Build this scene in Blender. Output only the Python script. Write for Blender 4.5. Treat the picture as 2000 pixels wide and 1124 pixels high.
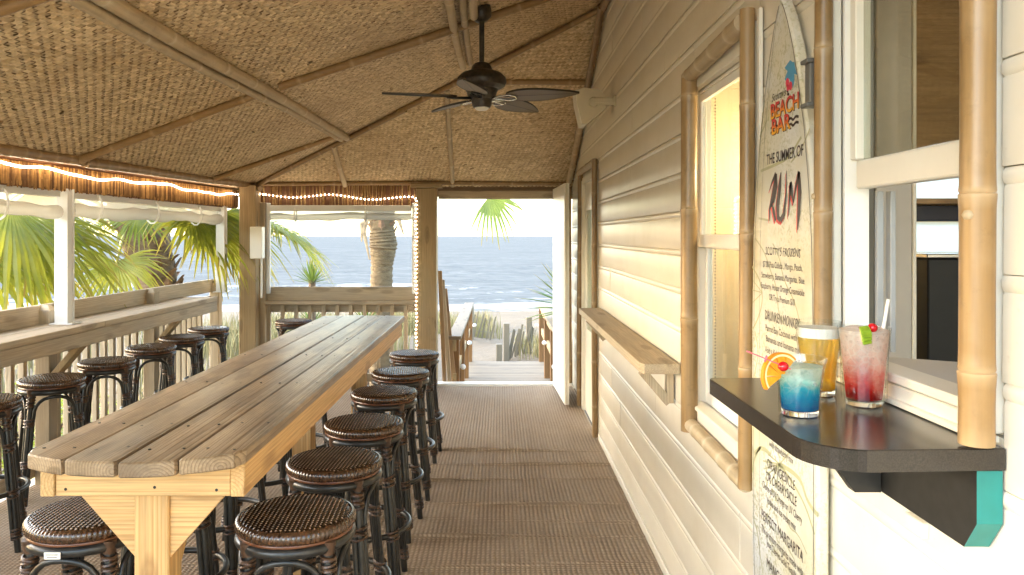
import bpy, math, random
from mathutils import Vector, Matrix, Euler
for _o in list(bpy.data.objects): bpy.data.objects.remove(_o)
SC = bpy.context.scene
COL = SC.collection
R = math.radians
rnd = random.Random(7)

# ------------------------------------------------------------------ camera, sky, sun, exposure
FPX, CX, CY, EYE = 1500.0, 975.0, 461.0, 1.6      # focal length and vanishing point in photograph pixels
cam_d = bpy.data.cameras.new('camera'); cam = bpy.data.objects.new('camera', cam_d); COL.objects.link(cam)
cam_d.sensor_width = 36.0; cam_d.lens = 27.0
cam_d.shift_x = 0.0125; cam_d.shift_y = -0.0505
cam_d.clip_start = 0.05; cam_d.clip_end = 20000
cam.location = (0, 0, EYE); cam.rotation_euler = (R(90), 0, 0)
SC.camera = cam
W = bpy.data.worlds.new('World'); SC.world = W; W.use_nodes = True
SUN_EL, SUN_AZ = 18.0, 274.0                       # azimuth clockwise from +Y
nt = W.node_tree; nt.nodes.clear()
sky = nt.nodes.new('ShaderNodeTexSky'); sky.sky_type = 'NISHITA'; sky.sun_disc = False
sky.sun_elevation = R(SUN_EL); sky.sun_rotation = R(SUN_AZ); sky.dust_density = 1.0; sky.ozone_density = 0.6
bg = nt.nodes.new('ShaderNodeBackground'); bg.inputs[1].default_value = 0.15
wo = nt.nodes.new('ShaderNodeOutputWorld')
nt.links.new(sky.outputs[0], bg.inputs[0]); nt.links.new(bg.outputs[0], wo.inputs[0])
sl = bpy.data.lights.new('sun', 'SUN'); sl.energy = 1.5; sl.angle = R(140); sl.color = (1.0, 0.985, 0.955)
so = bpy.data.objects.new('sun', sl); COL.objects.link(so)
_d = Vector((math.sin(R(SUN_AZ))*math.cos(R(SUN_EL)), math.cos(R(SUN_AZ))*math.cos(R(SUN_EL)), math.sin(R(SUN_EL))))
so.rotation_euler = _d.to_track_quat('Z', 'Y').to_euler()
SC.view_settings.view_transform = 'Standard'; SC.view_settings.look = 'None'
SC.view_settings.gamma = 1.0; SC.view_settings.use_curve_mapping = False
SC.view_settings.exposure = 3.28
SC.cycles.max_bounces = 10; SC.cycles.diffuse_bounces = 6; SC.cycles.glossy_bounces = 4
SC.cycles.transmission_bounces = 10; SC.cycles.transparent_max_bounces = 16
SC.cycles.use_denoising = True; SC.cycles.sample_clamp_indirect = 6.0
SC.cycles.caustics_reflective = False; SC.cycles.caustics_refractive = False

# ------------------------------------------------------------------ mesh helpers
WLOC = {}                                          # world place of every object's origin
class MB:
    def __init__(s): s.v = []; s.f = []; s.c = []
    def add(s, vs, fs, col=1.0, M=None):
        o = len(s.v)
        for p in vs: s.v.append(tuple(M @ Vector(p)) if M else tuple(p))
        s.f += [tuple(i + o for i in f) for f in fs]
        if isinstance(col, (list,)) : s.c += col
        else: s.c += [col]*len(vs)
        return s
    def box(s, c, d, b=0.003, M=None, col=1.0):
        hx, hy, hz = d[0]/2, d[1]/2, d[2]/2
        b = min(b, hx*.8, hy*.8, hz*.8); vs = []; ix = {}
        T = Matrix.Translation(c) @ (M.to_4x4() if M else Matrix.Identity(4))
        for sx in (-1, 1):
            for sy in (-1, 1):
                for sz in (-1, 1):
                    for a, p in enumerate(((hx, hy-b, hz-b), (hx-b, hy, hz-b), (hx-b, hy-b, hz))):
                        ix[sx, sy, sz, a] = len(vs); vs.append((sx*p[0], sy*p[1], sz*p[2]))
        fs = []
        q = lambda *k: fs.append(tuple(ix[t] for t in k))
        for e in (-1, 1):
            o = [(-1, -1), (1, -1), (1, 1), (-1, 1)]
            if e < 0: o = o[::-1]
            q(*[(e, u, w, 0) for u, w in o]); q(*[(w, e, u, 1) for u, w in o]); q(*[(u, w, e, 2) for u, w in o])
        for s1 in (-1, 1):
            for s2 in (-1, 1):
                q(*([(s1, s2, -1, 0), (s1, s2, -1, 1), (s1, s2, 1, 1), (s1, s2, 1, 0)][::s1*s2]))
                q(*([(s1, -1, s2, 2), (s1, -1, s2, 0), (s1, 1, s2, 0), (s1, 1, s2, 2)][::s1*s2]))
                q(*([(-1, s1, s2, 1), (-1, s1, s2, 2), (1, s1, s2, 2), (1, s1, s2, 1)][::s1*s2]))
                for s3 in (-1, 1):
                    q(*([(s1, s2, s3, 0), (s1, s2, s3, 1), (s1, s2, s3, 2)][::s1*s2*s3]))
        return s.add(vs, fs, col, T)
    def beam(s, p0, p1, w, h, b=0.003, roll=0.0, up=(0, 0, 1)):
        "a board from p0 to p1, w across, h along the up side"
        p0, p1 = Vector(p0), Vector(p1); y = (p1-p0); L = y.length; y.normalize()
        x = y.cross(Vector(up)); x.normalize(); z = x.cross(y)
        M = Matrix((x, y, z)).transposed() @ Matrix.Rotation(roll, 3, 'Y')
        return s.box((p0+p1)/2, (w, L, h), b, M)
    def tube(s, pts, r, n=8, closed=False, cap=True, cols=None, ell=1.0):
        pts = [Vector(p) for p in pts]; m = len(pts)
        rs = r if isinstance(r, (list, tuple)) else [r]*m
        t0 = (pts[1]-pts[0]).normalized()
        ref = Vector((0, 0, 1)) if abs(t0.z) < .9 else Vector((1, 0, 0))
        x = t0.cross(ref).normalized(); vs = []; cc = []; fs = []
        for i in range(m):
            if closed: t = (pts[(i+1) % m]-pts[i-1]).normalized()
            else: t = (pts[min(i+1, m-1)]-pts[max(i-1, 0)]).normalized()
            x = (x - t*x.dot(t)).normalized(); y = t.cross(x)
            for k in range(n):
                a = 2*math.pi*k/n
                vs.append(pts[i] + (x*math.cos(a)*ell + y*math.sin(a))*rs[i]); cc.append(cols[i] if cols else 1.0)
        for i in range(m if closed else m-1):
            j = (i+1) % m
            for k in range(n):
                l = (k+1) % n
                fs.append((i*n+k, i*n+l, j*n+l, j*n+k))
        if cap and not closed:
            fs.append(tuple(range(n))[::-1]); fs.append(tuple((m-1)*n+k for k in range(n)))
        return s.add(vs, fs, cc)
    def lathe(s, prof, n=24, c=(0, 0, 0), M=None, col=1.0, cap=True):
        vs = []; fs = []; m = len(prof)
        for (r, z) in prof:
            for k in range(n):
                a = 2*math.pi*k/n; vs.append((r*math.cos(a), r*math.sin(a), z))
        for i in range(m-1):
            for k in range(n):
                l = (k+1) % n; fs.append((i*n+k, i*n+l, (i+1)*n+l, (i+1)*n+k))
        if cap:
            if prof[0][0] > 1e-6: fs.append(tuple(range(n))[::-1])
            if prof[-1][0] > 1e-6: fs.append(tuple((m-1)*n+k for k in range(n)))
        T = Matrix.Translation(c) @ (M.to_4x4() if M else Matrix.Identity(4))
        return s.add(vs, fs, col, T)
    def prism(s, poly, d, place):
        "2-D outline (counter-clockwise) swept d; place(u, v, w) gives the world point"
        n = len(poly)
        vs = [place(u, v, 0) for u, v in poly] + [place(u, v, d) for u, v in poly]
        fs = [tuple(range(n))[::-1], tuple(range(n, 2*n))] + [(i, (i+1) % n, n+(i+1) % n, n+i) for i in range(n)]
        return s.add(vs, fs)
    def ball(s, c, r, n=12, sq=(1, 1, 1), col=1.0):
        m = max(5, n//2+1)
        prof = [(max(1e-5, r*math.sin(math.pi*i/(m-1))), -r*math.cos(math.pi*i/(m-1))) for i in range(m)]
        return s.lathe(prof, n, c, Matrix.Diagonal(sq), col, cap=False)

def obj(name, mb, mat, parent=None, smooth=0, kind=None, label=None):
    if isinstance(mb, MB):
        me = bpy.data.meshes.new(name)
        xs = list(zip(*mb.v)); c = Vector([(min(a)+max(a))/2 for a in xs])
        me.from_pydata([(p[0]-c.x, p[1]-c.y, p[2]-c.z) for p in mb.v], [], mb.f)
        at = me.attributes.new('Col', 'FLOAT_COLOR', 'POINT'); fl = []
        for k in mb.c: fl += (k, k, k, 1) if isinstance(k, float) else (*k, 1)
        at.data.foreach_set('color', fl)
        for m in (mat if isinstance(mat, (list, tuple)) else [mat]): me.materials.append(m)
        if smooth:
            me.shade_smooth(); me.set_sharp_from_angle(angle=R(smooth))
        me.validate()
    o = bpy.data.objects.new(name, me); COL.objects.link(o)
    WLOC[o] = c
    if parent: o.parent = parent; o.location = c - WLOC[parent]
    else: o.location = c
    if kind: o['kind'] = kind
    if label: o['label'] = label
    return o
def tag(o, label, cat, group=None):
    o['label'] = label; o['category'] = cat
    if group: o['group'] = group
    return o
def thing(name, label, cat, loc, group=None):
    o = bpy.data.objects.new(name, None); COL.objects.link(o); o.location = loc
    o.empty_display_size = .05
    WLOC[o] = Vector(loc); return tag(o, label, cat, group)
def dup(src, loc, rz=0.0, label=None):
    def cp(o, par):
        c = o.copy(); COL.objects.link(c); c.parent = par
        for ch in o.children: cp(ch, c)
        return c
    r = cp(src, None); r.location = loc; r.rotation_euler = (0, 0, rz); WLOC[r] = Vector(loc)
    if label: r['label'] = label
    return r
# a pixel of the photograph carried out to a plane of the place
def ray(px, py): return Vector(((px-CX)/FPX, 1.0, -(py-CY)/FPX))
def atY(px, py, Y): return Vector((0, 0, EYE)) + ray(px, py)*Y
def atX(px, py, X): r = ray(px, py); return Vector((0, 0, EYE)) + r*(X/r.x)
def atZ(px, py, Z): r = ray(px, py); return Vector((0, 0, EYE)) + r*((Z-EYE)/r.z)

# ------------------------------------------------------------------ material helpers
def newmat(name):
    m = bpy.data.materials.new(name); m.use_nodes = True
    t = m.node_tree; b = t.nodes['Principled BSDF']
    return m, t, b
def N(t, typ, **kw):
    n = t.nodes.new(typ)
    for k, v in kw.items():
        if hasattr(n, k): setattr(n, k, v)
    return n
def L(t, a, b): t.links.new(a, b)
def val(t, s, v): s.default_value = v
def math_(t, op, a, b=None, clamp=False):
    n = N(t, 'ShaderNodeMath', operation=op, use_clamp=clamp)
    for i, x in enumerate((a, b)):
        if x is None: continue
        if isinstance(x, (int, float)): n.inputs[i].default_value = x
        else: L(t, x, n.inputs[i])
    return n.outputs[0]
def mix(t, f, a, b, mode='MIX'):
    n = N(t, 'ShaderNodeMix', data_type='RGBA', blend_type=mode)
    for s, x in ((n.inputs[0], f), (n.inputs[6], a), (n.inputs[7], b)):
        if isinstance(x, (int, float)): s.default_value = x
        elif isinstance(x, (tuple, list)): s.default_value = (*x[:3], 1)
        else: L(t, x, s)
    return n.outputs[2]
def ramp(t, f, stops, interp='LINEAR'):
    n = N(t, 'ShaderNodeValToRGB'); n.color_ramp.interpolation = interp
    e = n.color_ramp.elements
    while len(e) < len(stops): e.new(0.5)
    for i, (p, c) in enumerate(stops):
        e[i].position = p; e[i].color = (c, c, c, 1) if isinstance(c, (int, float)) else (*c, 1)
    L(t, f, n.inputs[0]); return n.outputs[0]
def noise(t, vec, scale, detail=3, rough=.55, dist=0.0):
    n = N(t, 'ShaderNodeTexNoise'); n.inputs['Scale'].default_value = scale
    n.inputs['Detail'].default_value = detail; n.inputs['Roughness'].default_value = rough
    n.inputs['Distortion'].default_value = dist
    L(t, vec, n.inputs['Vector']); return n.outputs[0]
def ocoord(t, rand=True, scale=(1, 1, 1)):
    tc = N(t, 'ShaderNodeTexCoord'); v = tc.outputs['Object']
    if rand:
        oi = N(t, 'ShaderNodeObjectInfo'); cb = N(t, 'ShaderNodeCombineXYZ')
        for i, k in enumerate((37.0, 53.0, 71.0)):
            L(t, math_(t, 'MULTIPLY', oi.outputs['Random'], k), cb.inputs[i])
        a = N(t, 'ShaderNodeVectorMath', operation='ADD'); L(t, v, a.inputs[0]); L(t, cb.outputs[0], a.inputs[1]); v = a.outputs[0]
    if scale != (1, 1, 1):
        mp = N(t, 'ShaderNodeMapping'); mp.inputs['Scale'].default_value = scale
        L(t, v, mp.inputs[0]); v = mp.outputs[0]
    return v
def bump(t, b, h, strength=.3, dist=.01):
    n = N(t, 'ShaderNodeBump'); n.inputs['Strength'].default_value = strength; n.inputs['Distance'].default_value = dist
    L(t, h, n.inputs['Height']); L(t, n.outputs[0], b.inputs['Normal'])
def orand(t, lo, hi):
    oi = N(t, 'ShaderNodeObjectInfo'); n = N(t, 'ShaderNodeMapRange')
    n.inputs[3].default_value = lo; n.inputs[4].default_value = hi
    L(t, oi.outputs['Random'], n.inputs[0]); return n.outputs[0]
def plain(name, c, rough=.5, var=.08, scale=12, metal=0.0, spec=None, bmp=0.0, bscale=80):
    m, t, b = newmat(name); v = ocoord(t)
    n = noise(t, v, scale, 4)
    f = ramp(t, n, [(.3, 1-var), (.7, 1+var)])
    L(t, mix(t, 1.0, c, f, 'MULTIPLY'), b.inputs['Base Color'])
    b.inputs['Roughness'].default_value = rough; b.inputs['Metallic'].default_value = metal
    if spec is not None: b.inputs['Specular IOR Level'].default_value = spec
    if bmp: bump(t, b, noise(t, v, bscale, 3), bmp, .003)
    return m
AX = {'X': 0, 'Y': 1, 'Z': 2}
def wood(name, light, dark, axis, ring=42, ringamt=.55, wear=None, wamt=.5, rough=.65, bmp=.25, vr=.12):
    m, t, b = newmat(name)
    sc = [1, 1, 1]; sc[AX[axis]] = .07
    tc = N(t, 'ShaderNodeTexCoord'); oi = N(t, 'ShaderNodeObjectInfo')
    # pith of the log lies a little outside each board: offset by the piece's own random number
    cb = N(t, 'ShaderNodeCombineXYZ')
    k = [0.0, 0.0, 0.0]; a1, a2 = [i for i in range(3) if i != AX[axis]]
    L(t, math_(t, 'MULTIPLY', math_(t, 'SUBTRACT', oi.outputs['Random'], .5), .12), cb.inputs[a1])
    L(t, math_(t, 'MULTIPLY', math_(t, 'FRACT', math_(t, 'MULTIPLY', oi.outputs['Random'], 17.0)), .05), cb.inputs[a2])
    L(t, math_(t, 'MULTIPLY', oi.outputs['Random'], 31.0), cb.inputs[AX[axis]])
    ad = N(t, 'ShaderNodeVectorMath', operation='ADD'); L(t, tc.outputs['Object'], ad.inputs[0]); L(t, cb.outputs[0], ad.inputs[1])
    mp = N(t, 'ShaderNodeMapping'); mp.inputs['Scale'].default_value = sc; L(t, ad.outputs[0], mp.inputs[0])
    wv = N(t, 'ShaderNodeTexWave', wave_type='RINGS', rings_direction=axis, wave_profile='SAW')
    wv.inputs['Scale'].default_value = ring; wv.inputs['Distortion'].default_value = 2.2
    wv.inputs['Detail'].default_value = 2; wv.inputs['Detail Scale'].default_value = .35
    L(t, mp.outputs[0], wv.inputs['Vector'])
    sc2 = [150, 150, 150]; sc2[AX[axis]] = 5
    mp2 = N(t, 'ShaderNodeMapping'); mp2.inputs['Scale'].default_value = sc2; L(t, ad.outputs[0], mp2.inputs[0])
    fib = noise(t, mp2.outputs[0], 1.0, 3)
    rr = ramp(t, wv.outputs['Fac'], [(0, 0), (.55, .25), (.9, 1), (1, 0)])
    col = mix(t, math_(t, 'MULTIPLY', rr, ringamt), light, dark)
    big = noise(t, mp.outputs[0], 9, 3)
    col = mix(t, ramp(t, big, [(.4, 0), (.75, .45)]), col, dark)
    col = mix(t, 1.0, col, ramp(t, fib, [(.3, .8), (.7, 1.15)]), 'MULTIPLY')
    sk = [9, 9, 9]; sk[AX[axis]] = 2.4
    mk = N(t, 'ShaderNodeMapping'); mk.inputs['Scale'].default_value = sk; L(t, ad.outputs[0], mk.inputs[0])
    vk = N(t, 'ShaderNodeTexVoronoi'); vk.inputs['Scale'].default_value = 1.0; L(t, mk.outputs[0], vk.inputs['Vector'])
    kn = ramp(t, math_(t, 'ADD', vk.outputs['Distance'], math_(t, 'MULTIPLY', math_(t, 'SUBTRACT', fib, .5), .08)), [(.09, 1), (.15, .6), (.19, .8), (.27, 0)])
    col = mix(t, math_(t, 'MULTIPLY', kn, .75), col, [k*.6 for k in dark])
    if wear:
        sc3 = [1, 1, 1]; sc3[AX[axis]] = .35
        mp3 = N(t, 'ShaderNodeMapping'); mp3.inputs['Scale'].default_value = sc3; L(t, ad.outputs[0], mp3.inputs[0])
        w = noise(t, mp3.outputs[0], 7, 6, .65)
        col = mix(t, math_(t, 'MULTIPLY', ramp(t, w, [(.38, 0), (.62, 1)]), wamt), col, wear)
    hs = N(t, 'ShaderNodeHueSaturation'); L(t, orand(t, 1-vr, 1+vr), hs.inputs['Value']); L(t, col, hs.inputs['Color'])
    L(t, hs.outputs[0], b.inputs['Base Color'])
    b.inputs['Roughness'].default_value = rough; b.inputs['Specular IOR Level'].default_value = .35
    h = math_(t, 'ADD', math_(t, 'MULTIPLY', fib, .6), math_(t, 'MULTIPLY', rr, -.5))
    bump(t, b, h, bmp, .003)
    return m
def bamboo_mat(name, c, pale, axis, rough=.35):
    m, t, b = newmat(name)
    sc = [70, 70, 70]; sc[AX[axis]] = 4 if axis in AX else 70
    v = ocoord(t, True, tuple(sc)); f = noise(t, v, 1, 3)
    v2 = ocoord(t); g = noise(t, v2, 9, 4, .6)
    col = mix(t, ramp(t, f, [(.3, 0), (.75, .7)]), c, [k*.62 for k in c])
    col = mix(t, ramp(t, noise(t, v2, 17, 5, .7), [(.56, 0), (.7, .55)]), col, [k*.5 for k in c])
    col = mix(t, ramp(t, g, [(.5, 0), (.8, .35)]), col, pale)
    at = N(t, 'ShaderNodeAttribute'); at.attribute_name = 'Col'     # 0 at a node's scar ring
    col = mix(t, at.outputs['Fac'], pale, col)
    hs = N(t, 'ShaderNodeHueSaturation'); L(t, orand(t, .85, 1.15), hs.inputs['Value']); L(t, col, hs.inputs['Color'])
    L(t, hs.outputs[0], b.inputs['Base Color']); b.inputs['Roughness'].default_value = rough
    bump(t, b, g, .15, .004)
    return m
def attr_mat(name, c1, c2, rough=.6, scale=30, extra=None):
    "colour of each strip comes with the strip (attribute Col, 0..1)"
    m, t, b = newmat(name)
    at = N(t, 'ShaderNodeAttribute'); at.attribute_name = 'Col'
    col = mix(t, at.outputs['Fac'], c1, c2)
    n = noise(t, ocoord(t), scale, 4)
    col = mix(t, 1.0, col, ramp(t, n, [(.3, .82), (.7, 1.15)]), 'MULTIPLY')
    if extra:
        g = noise(t, ocoord(t), 1.3, 5, .65); col = mix(t, ramp(t, g, [(.45, 0), (.7, .6)]), col, extra)
    L(t, col, b.inputs['Base Color']); b.inputs['Roughness'].default_value = rough
    b.inputs['Specular IOR Level'].default_value = .3
    return m
def emit(name, c, s):
    m, t, b = newmat(name); b.inputs['Base Color'].default_value = (*c, 1)
    b.inputs['Emission Color'].default_value = (*c, 1); b.inputs['Emission Strength'].default_value = s
    return m
def drink_glass(name, tint, edge=.55):
    m, t, b = newmat(name); t.nodes.remove(b)
    tr = N(t, 'ShaderNodeBsdfTransparent'); lw = N(t, 'ShaderNodeLayerWeight'); lw.inputs[0].default_value = .35
    f = math_(t, 'POWER', lw.outputs['Facing'], 3.0)
    L(t, mix(t, f, tint, [k*.72 for k in tint]), tr.inputs[0])
    gl = N(t, 'ShaderNodeBsdfGlossy'); gl.inputs['Roughness'].default_value = .03
    ms = N(t, 'ShaderNodeMixShader'); L(t, math_(t, 'ADD', math_(t, 'MULTIPLY', f, edge), .05, True), ms.inputs[0])
    L(t, tr.outputs[0], ms.inputs[1]); L(t, gl.outputs[0], ms.inputs[2]); L(t, ms.outputs[0], t.nodes['Material Output'].inputs[0]); return m
def glassy(name, c=(1, 1, 1), rough=0.0, ior=1.45):
    m, t, b = newmat(name); b.inputs['Base Color'].default_value = (*c, 1)
    b.inputs['Transmission Weight'].default_value = 1; b.inputs['Roughness'].default_value = rough; b.inputs['IOR'].default_value = ior
    return m
def pane_mat(name, tint=(1, 1, 1), refl=.12):
    "thin window glass: lets light straight through, mirrors a little"
    m, t, b = newmat(name); t.nodes.remove(b)
    tr = N(t, 'ShaderNodeBsdfTransparent'); tr.inputs[0].default_value = (*tint, 1)
    gl = N(t, 'ShaderNodeBsdfGlossy'); gl.inputs['Roughness'].default_value = .02
    lw = N(t, 'ShaderNodeLayerWeight'); lw.inputs[0].default_value = .5
    f = math_(t, 'POWER', lw.outputs['Facing'], 5.0)
    ms = N(t, 'ShaderNodeMixShader'); L(t, math_(t, 'ADD', math_(t, 'MULTIPLY', f, .9), refl*.5, True), ms.inputs[0])
    L(t, tr.outputs[0], ms.inputs[1]); L(t, gl.outputs[0], ms.inputs[2])
    L(t, ms.outputs[0], t.nodes['Material Output'].inputs[0]); return m
def leafy(name, c1, c2, trans=.45, rough=.45):
    m, t, b = newmat(name)
    n = noise(t, ocoord(t), 4, 3); at = N(t, 'ShaderNodeAttribute'); at.attribute_name = 'Col'
    col = mix(t, ramp(t, n, [(.35, 0), (.65, 1)]), c1, c2)
    dry = mix(t, at.outputs['Fac'], (.30, .20, .09), col)          # dry leaf tips
    L(t, dry, b.inputs['Base Color']); b.inputs['Roughness'].default_value = rough
    tl = N(t, 'ShaderNodeBsdfTranslucent'); L(t, mix(t, 1, dry, (1.35, 1.35, .75), 'MULTIPLY'), tl.inputs[0])
    ms = N(t, 'ShaderNodeMixShader'); ms.inputs[0].default_value = trans
    L(t, b.outputs[0], ms.inputs[1]); L(t, tl.outputs[0], ms.inputs[2]); L(t, ms.outputs[0], t.nodes['Material Output'].inputs[0])
    return m

# ------------------------------------------------------------------ materials
M = {}
TT = ((.43, .315, .195), (.15, .09, .045), (.12, .08, .048))
for a in 'XYZ':
    M['grey_wood'+a] = wood('weathered_wood_'+a, (.50, .40, .27), (.30, .22, .135), a, 40, .4, (.36, .31, .235), .45)
    M['post_wood'+a] = wood('old_post_wood_'+a, (.38, .27, .14), (.22, .14, .065), a, 30, .45, (.27, .215, .125), .5)
    M['pine'+a] = wood('new_pine_'+a, (.62, .405, .18), (.44, .235, .085), a, 36, .8, None, 0, .5, .15)
    M['bamboo'+a] = bamboo_mat('bamboo_'+a, (.29, .175, .07), (.41, .29, .16), a)
    M['oldbamboo'+a] = bamboo_mat('old_bamboo_'+a, (.46, .35, .21), (.58, .49, .35), a, .55)
M['table_top'] = wood('table_top_wood', TT[0], TT[1], 'Y', 40, .7, TT[2], .75, .36, .5, .14)
M['redwoodZ'] = wood('treated_post_wood', (.23, .12, .045), (.11, .055, .02), 'Z', 34, .6)
M['trellisZ'] = wood('brown_panel_wood', (.30, .20, .11), (.17, .10, .055), 'Z', 34, .5)
def paint(name, c, rough=.4, dirt=.12):
    m, t, b = newmat(name); v = ocoord(t)
    n = noise(t, v, 2.2, 6, .65); col = mix(t, ramp(t, n, [(.45, 0), (.8, dirt*2)]), c, (c[0]*.72, c[1]*.66, c[2]*.52))
    f = noise(t, v, 55, 2)
    col = mix(t, ramp(t, f, [(.68, 0), (.78, dirt)]), col, (.35, .28, .18))
    L(t, col, b.inputs['Base Color']); b.inputs['Roughness'].default_value = rough
    bump(t, b, noise(t, v, 160, 2), .06, .002); return m
M['cream'] = paint('cream_paint', (.74, .69, .585), .36, .2)
M['trimcream'] = paint('trim_paint', (.80, .76, .665), .35)
M['white'] = paint('white_paint', (.82, .80, .74), .35, .06)
M['whitemetal'] = paint('white_aluminium', (.76, .76, .74), .35, .08)
M['mat_weave'] = attr_mat('woven_reed_mat', (.45, .32, .17), (.82, .655, .415), .5, 60, (.42, .29, .15))
M['mat_back'] = plain('mat_backing', (.24, .15, .075), .9)
M['reed'] = attr_mat('reed_stalks', (.10, .045, .015), (.52, .30, .10), .55, 40)
M['straw'] = attr_mat('straw_stalks', (.32, .17, .06), (.62, .44, .20), .6, 40)
M['brownboard'] = plain('stained_board', (.17, .075, .035), .6)
M['roofing'] = plain('thatch_roofing', (.20, .15, .08), .9, .3, 8)
M['black_pole'] = plain('black_cane', (.020, .019, .017), .32, .5, 30)
M['binding'] = plain('dark_binding', (.075, .038, .020), .38, .45, 60)
M['seat'] = plain('woven_seat', (.060, .028, .013), .20, .6, 60, spec=.75)
m, t, b = newmat('woven_seat_top'); at = N(t, 'ShaderNodeAttribute'); at.attribute_name = 'Col'
nn_ = noise(t, ocoord(t), 14, 4)
L(t, mix(t, 1.0, ramp(t, at.outputs['Fac'], [(.1, (.010, .005, .003)), (.55, (.06, .028, .013)), (.78, (.34, .235, .155))]), ramp(t, nn_, [(.3, .55), (.7, 1.3)]), 'MULTIPLY'), b.inputs['Base Color'])  # glints on strand tops and dark gaps are put into the colour
b.inputs['Roughness'].default_value = .22; b.inputs['Specular IOR Level'].default_value = .8; M['seattop'] = m
M['seatrim'] = plain('seat_piping', (.13, .045, .017), .28, .3, 30)
M['black'] = plain('black_metal', (.014, .013, .012), .3, .4, 20)
M['fanrust'] = plain('aged_black_metal', (.03, .022, .015), .35, .7, 40)
M['chrome'] = plain('bright_metal', (.7, .7, .68), .2, .05, 10, 1.0)
M['grey'] = plain('grey_plastic', (.14, .135, .12), .4)
M['beige'] = plain('beige_plastic', (.62, .55, .40), .45, .04)
m, t, b = newmat('clear_vinyl'); b.inputs['Base Color'].default_value = (.58, .565, .52, 1); b.inputs['Roughness'].default_value = .22
tl = N(t, 'ShaderNodeBsdfTranslucent'); tl.inputs[0].default_value = (.55, .535, .49, 1); tr = N(t, 'ShaderNodeBsdfTransparent')
m1 = N(t, 'ShaderNodeMixShader'); m2 = N(t, 'ShaderNodeMixShader'); m1.inputs[0].default_value = .5; m2.inputs[0].default_value = .22
L(t, b.outputs[0], m1.inputs[1]); L(t, tl.outputs[0], m1.inputs[2]); L(t, m1.outputs[0], m2.inputs[1]); L(t, tr.outputs[0], m2.inputs[2]); L(t, m2.outputs[0], t.nodes['Material Output'].inputs[0])
M['curtain'] = m
M['rope'] = emit('rope_light_tube', (1.0, .76, .50), 2.4); M['ropedim'] = emit('rope_light_dim_tube', (1.0, .55, .30), .035)
M['bulb'] = emit('rope_light_bulb', (1.0, .84, .64), 4)
M['tealpaint'] = plain('teal_paint', (.010, .19, .175), .45, .1, 20)
M['laminate'] = None
# speckled dark laminate, terrain, sea
m, t, b = newmat('dark_laminate'); v = ocoord(t)
L(t, mix(t, ramp(t, noise(t, v, 420, 2), [(.4, 0), (.65, 1)]), (.022, .0185, .016), (.036, .030, .025)), b.inputs['Base Color'])
b.inputs['Roughness'].default_value = .18; M['laminate'] = m
bump(t, b, noise(t, v, 500, 2), .05, .001)
m, t, b = newmat('beach_sand'); v = ocoord(t, False)
n = noise(t, v, .6, 8, .65); col = ramp(t, n, [(.3, (.125, .092, .056)), (.7, (.162, .122, .077))])
col = mix(t, ramp(t, noise(t, v, 9, 4), [(.5, 0), (.7, .35)]), col, (.13, .10, .068))
L(t, col, b.inputs['Base Color']); b.inputs['Roughness'].default_value = .9
bump(t, b, noise(t, v, 3, 8, .7), .8, .15); M['sand'] = m
m, t, b = newmat('sea_water'); v = ocoord(t, False, (1, 2.6, 1))
at = N(t, 'ShaderNodeAttribute'); at.attribute_name = 'Col'
w1 = noise(t, v, .55, 6, .6); w2 = noise(t, v, .06, 5, .6)
base = mix(t, ramp(t, w2, [(.35, 0), (.65, 1)]), (.128, .134, .132), (.176, .180, .174))
base = mix(t, ramp(t, w1, [(.42, 0), (.6, .6)]), base, (.096, .106, .108))
fm = math_(t, 'ADD', at.outputs['Fac'], math_(t, 'MULTIPLY', math_(t, 'SUBTRACT', w1, .5), 1.6))
col = mix(t, ramp(t, fm, [(.42, 0), (.62, 1)]), base, (.33, .33, .32))
L(t, col, b.inputs['Base Color']); b.inputs['Roughness'].default_value = .6; b.inputs['Specular IOR Level'].default_value = .0
bump(t, b, w1, 1.0, .5); M['sea'] = m
m, t, b = newmat('ribbed_carpet'); v = ocoord(t, False)
wy = N(t, 'ShaderNodeTexWave', wave_type='BANDS', bands_direction='Y'); wy.inputs['Scale'].default_value = 16; wy.inputs['Distortion'].default_value = .5
wx = N(t, 'ShaderNodeTexWave', wave_type='BANDS', bands_direction='X'); wx.inputs['Scale'].default_value = 13; wx.inputs['Distortion'].default_value = .8
for w in (wx, wy): L(t, v, w.inputs['Vector'])
kn = math_(t, 'MULTIPLY', wx.outputs['Fac'], wy.outputs['Fac'])
col = mix(t, ramp(t, kn, [(0, 0), (.6, 1)]), (.235, .172, .112), (.465, .372, .275))
st = noise(t, ocoord(t, False, (1.5, .6, 1)), 1.5, 8, .7)
col = mix(t, ramp(t, st, [(.40, 0), (.66, .6)]), col, (.44, .355, .265))
col = mix(t, ramp(t, noise(t, v, 70, 3), [(.35, .35), (.6, 0)]), col, (.20, .13, .09))
L(t, col, b.inputs['Base Color']); b.inputs['Roughness'].default_value = .9; b.inputs['Specular IOR Level'].default_value = .2
bump(t, b, kn, .8, .006); M['carpet'] = m

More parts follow.
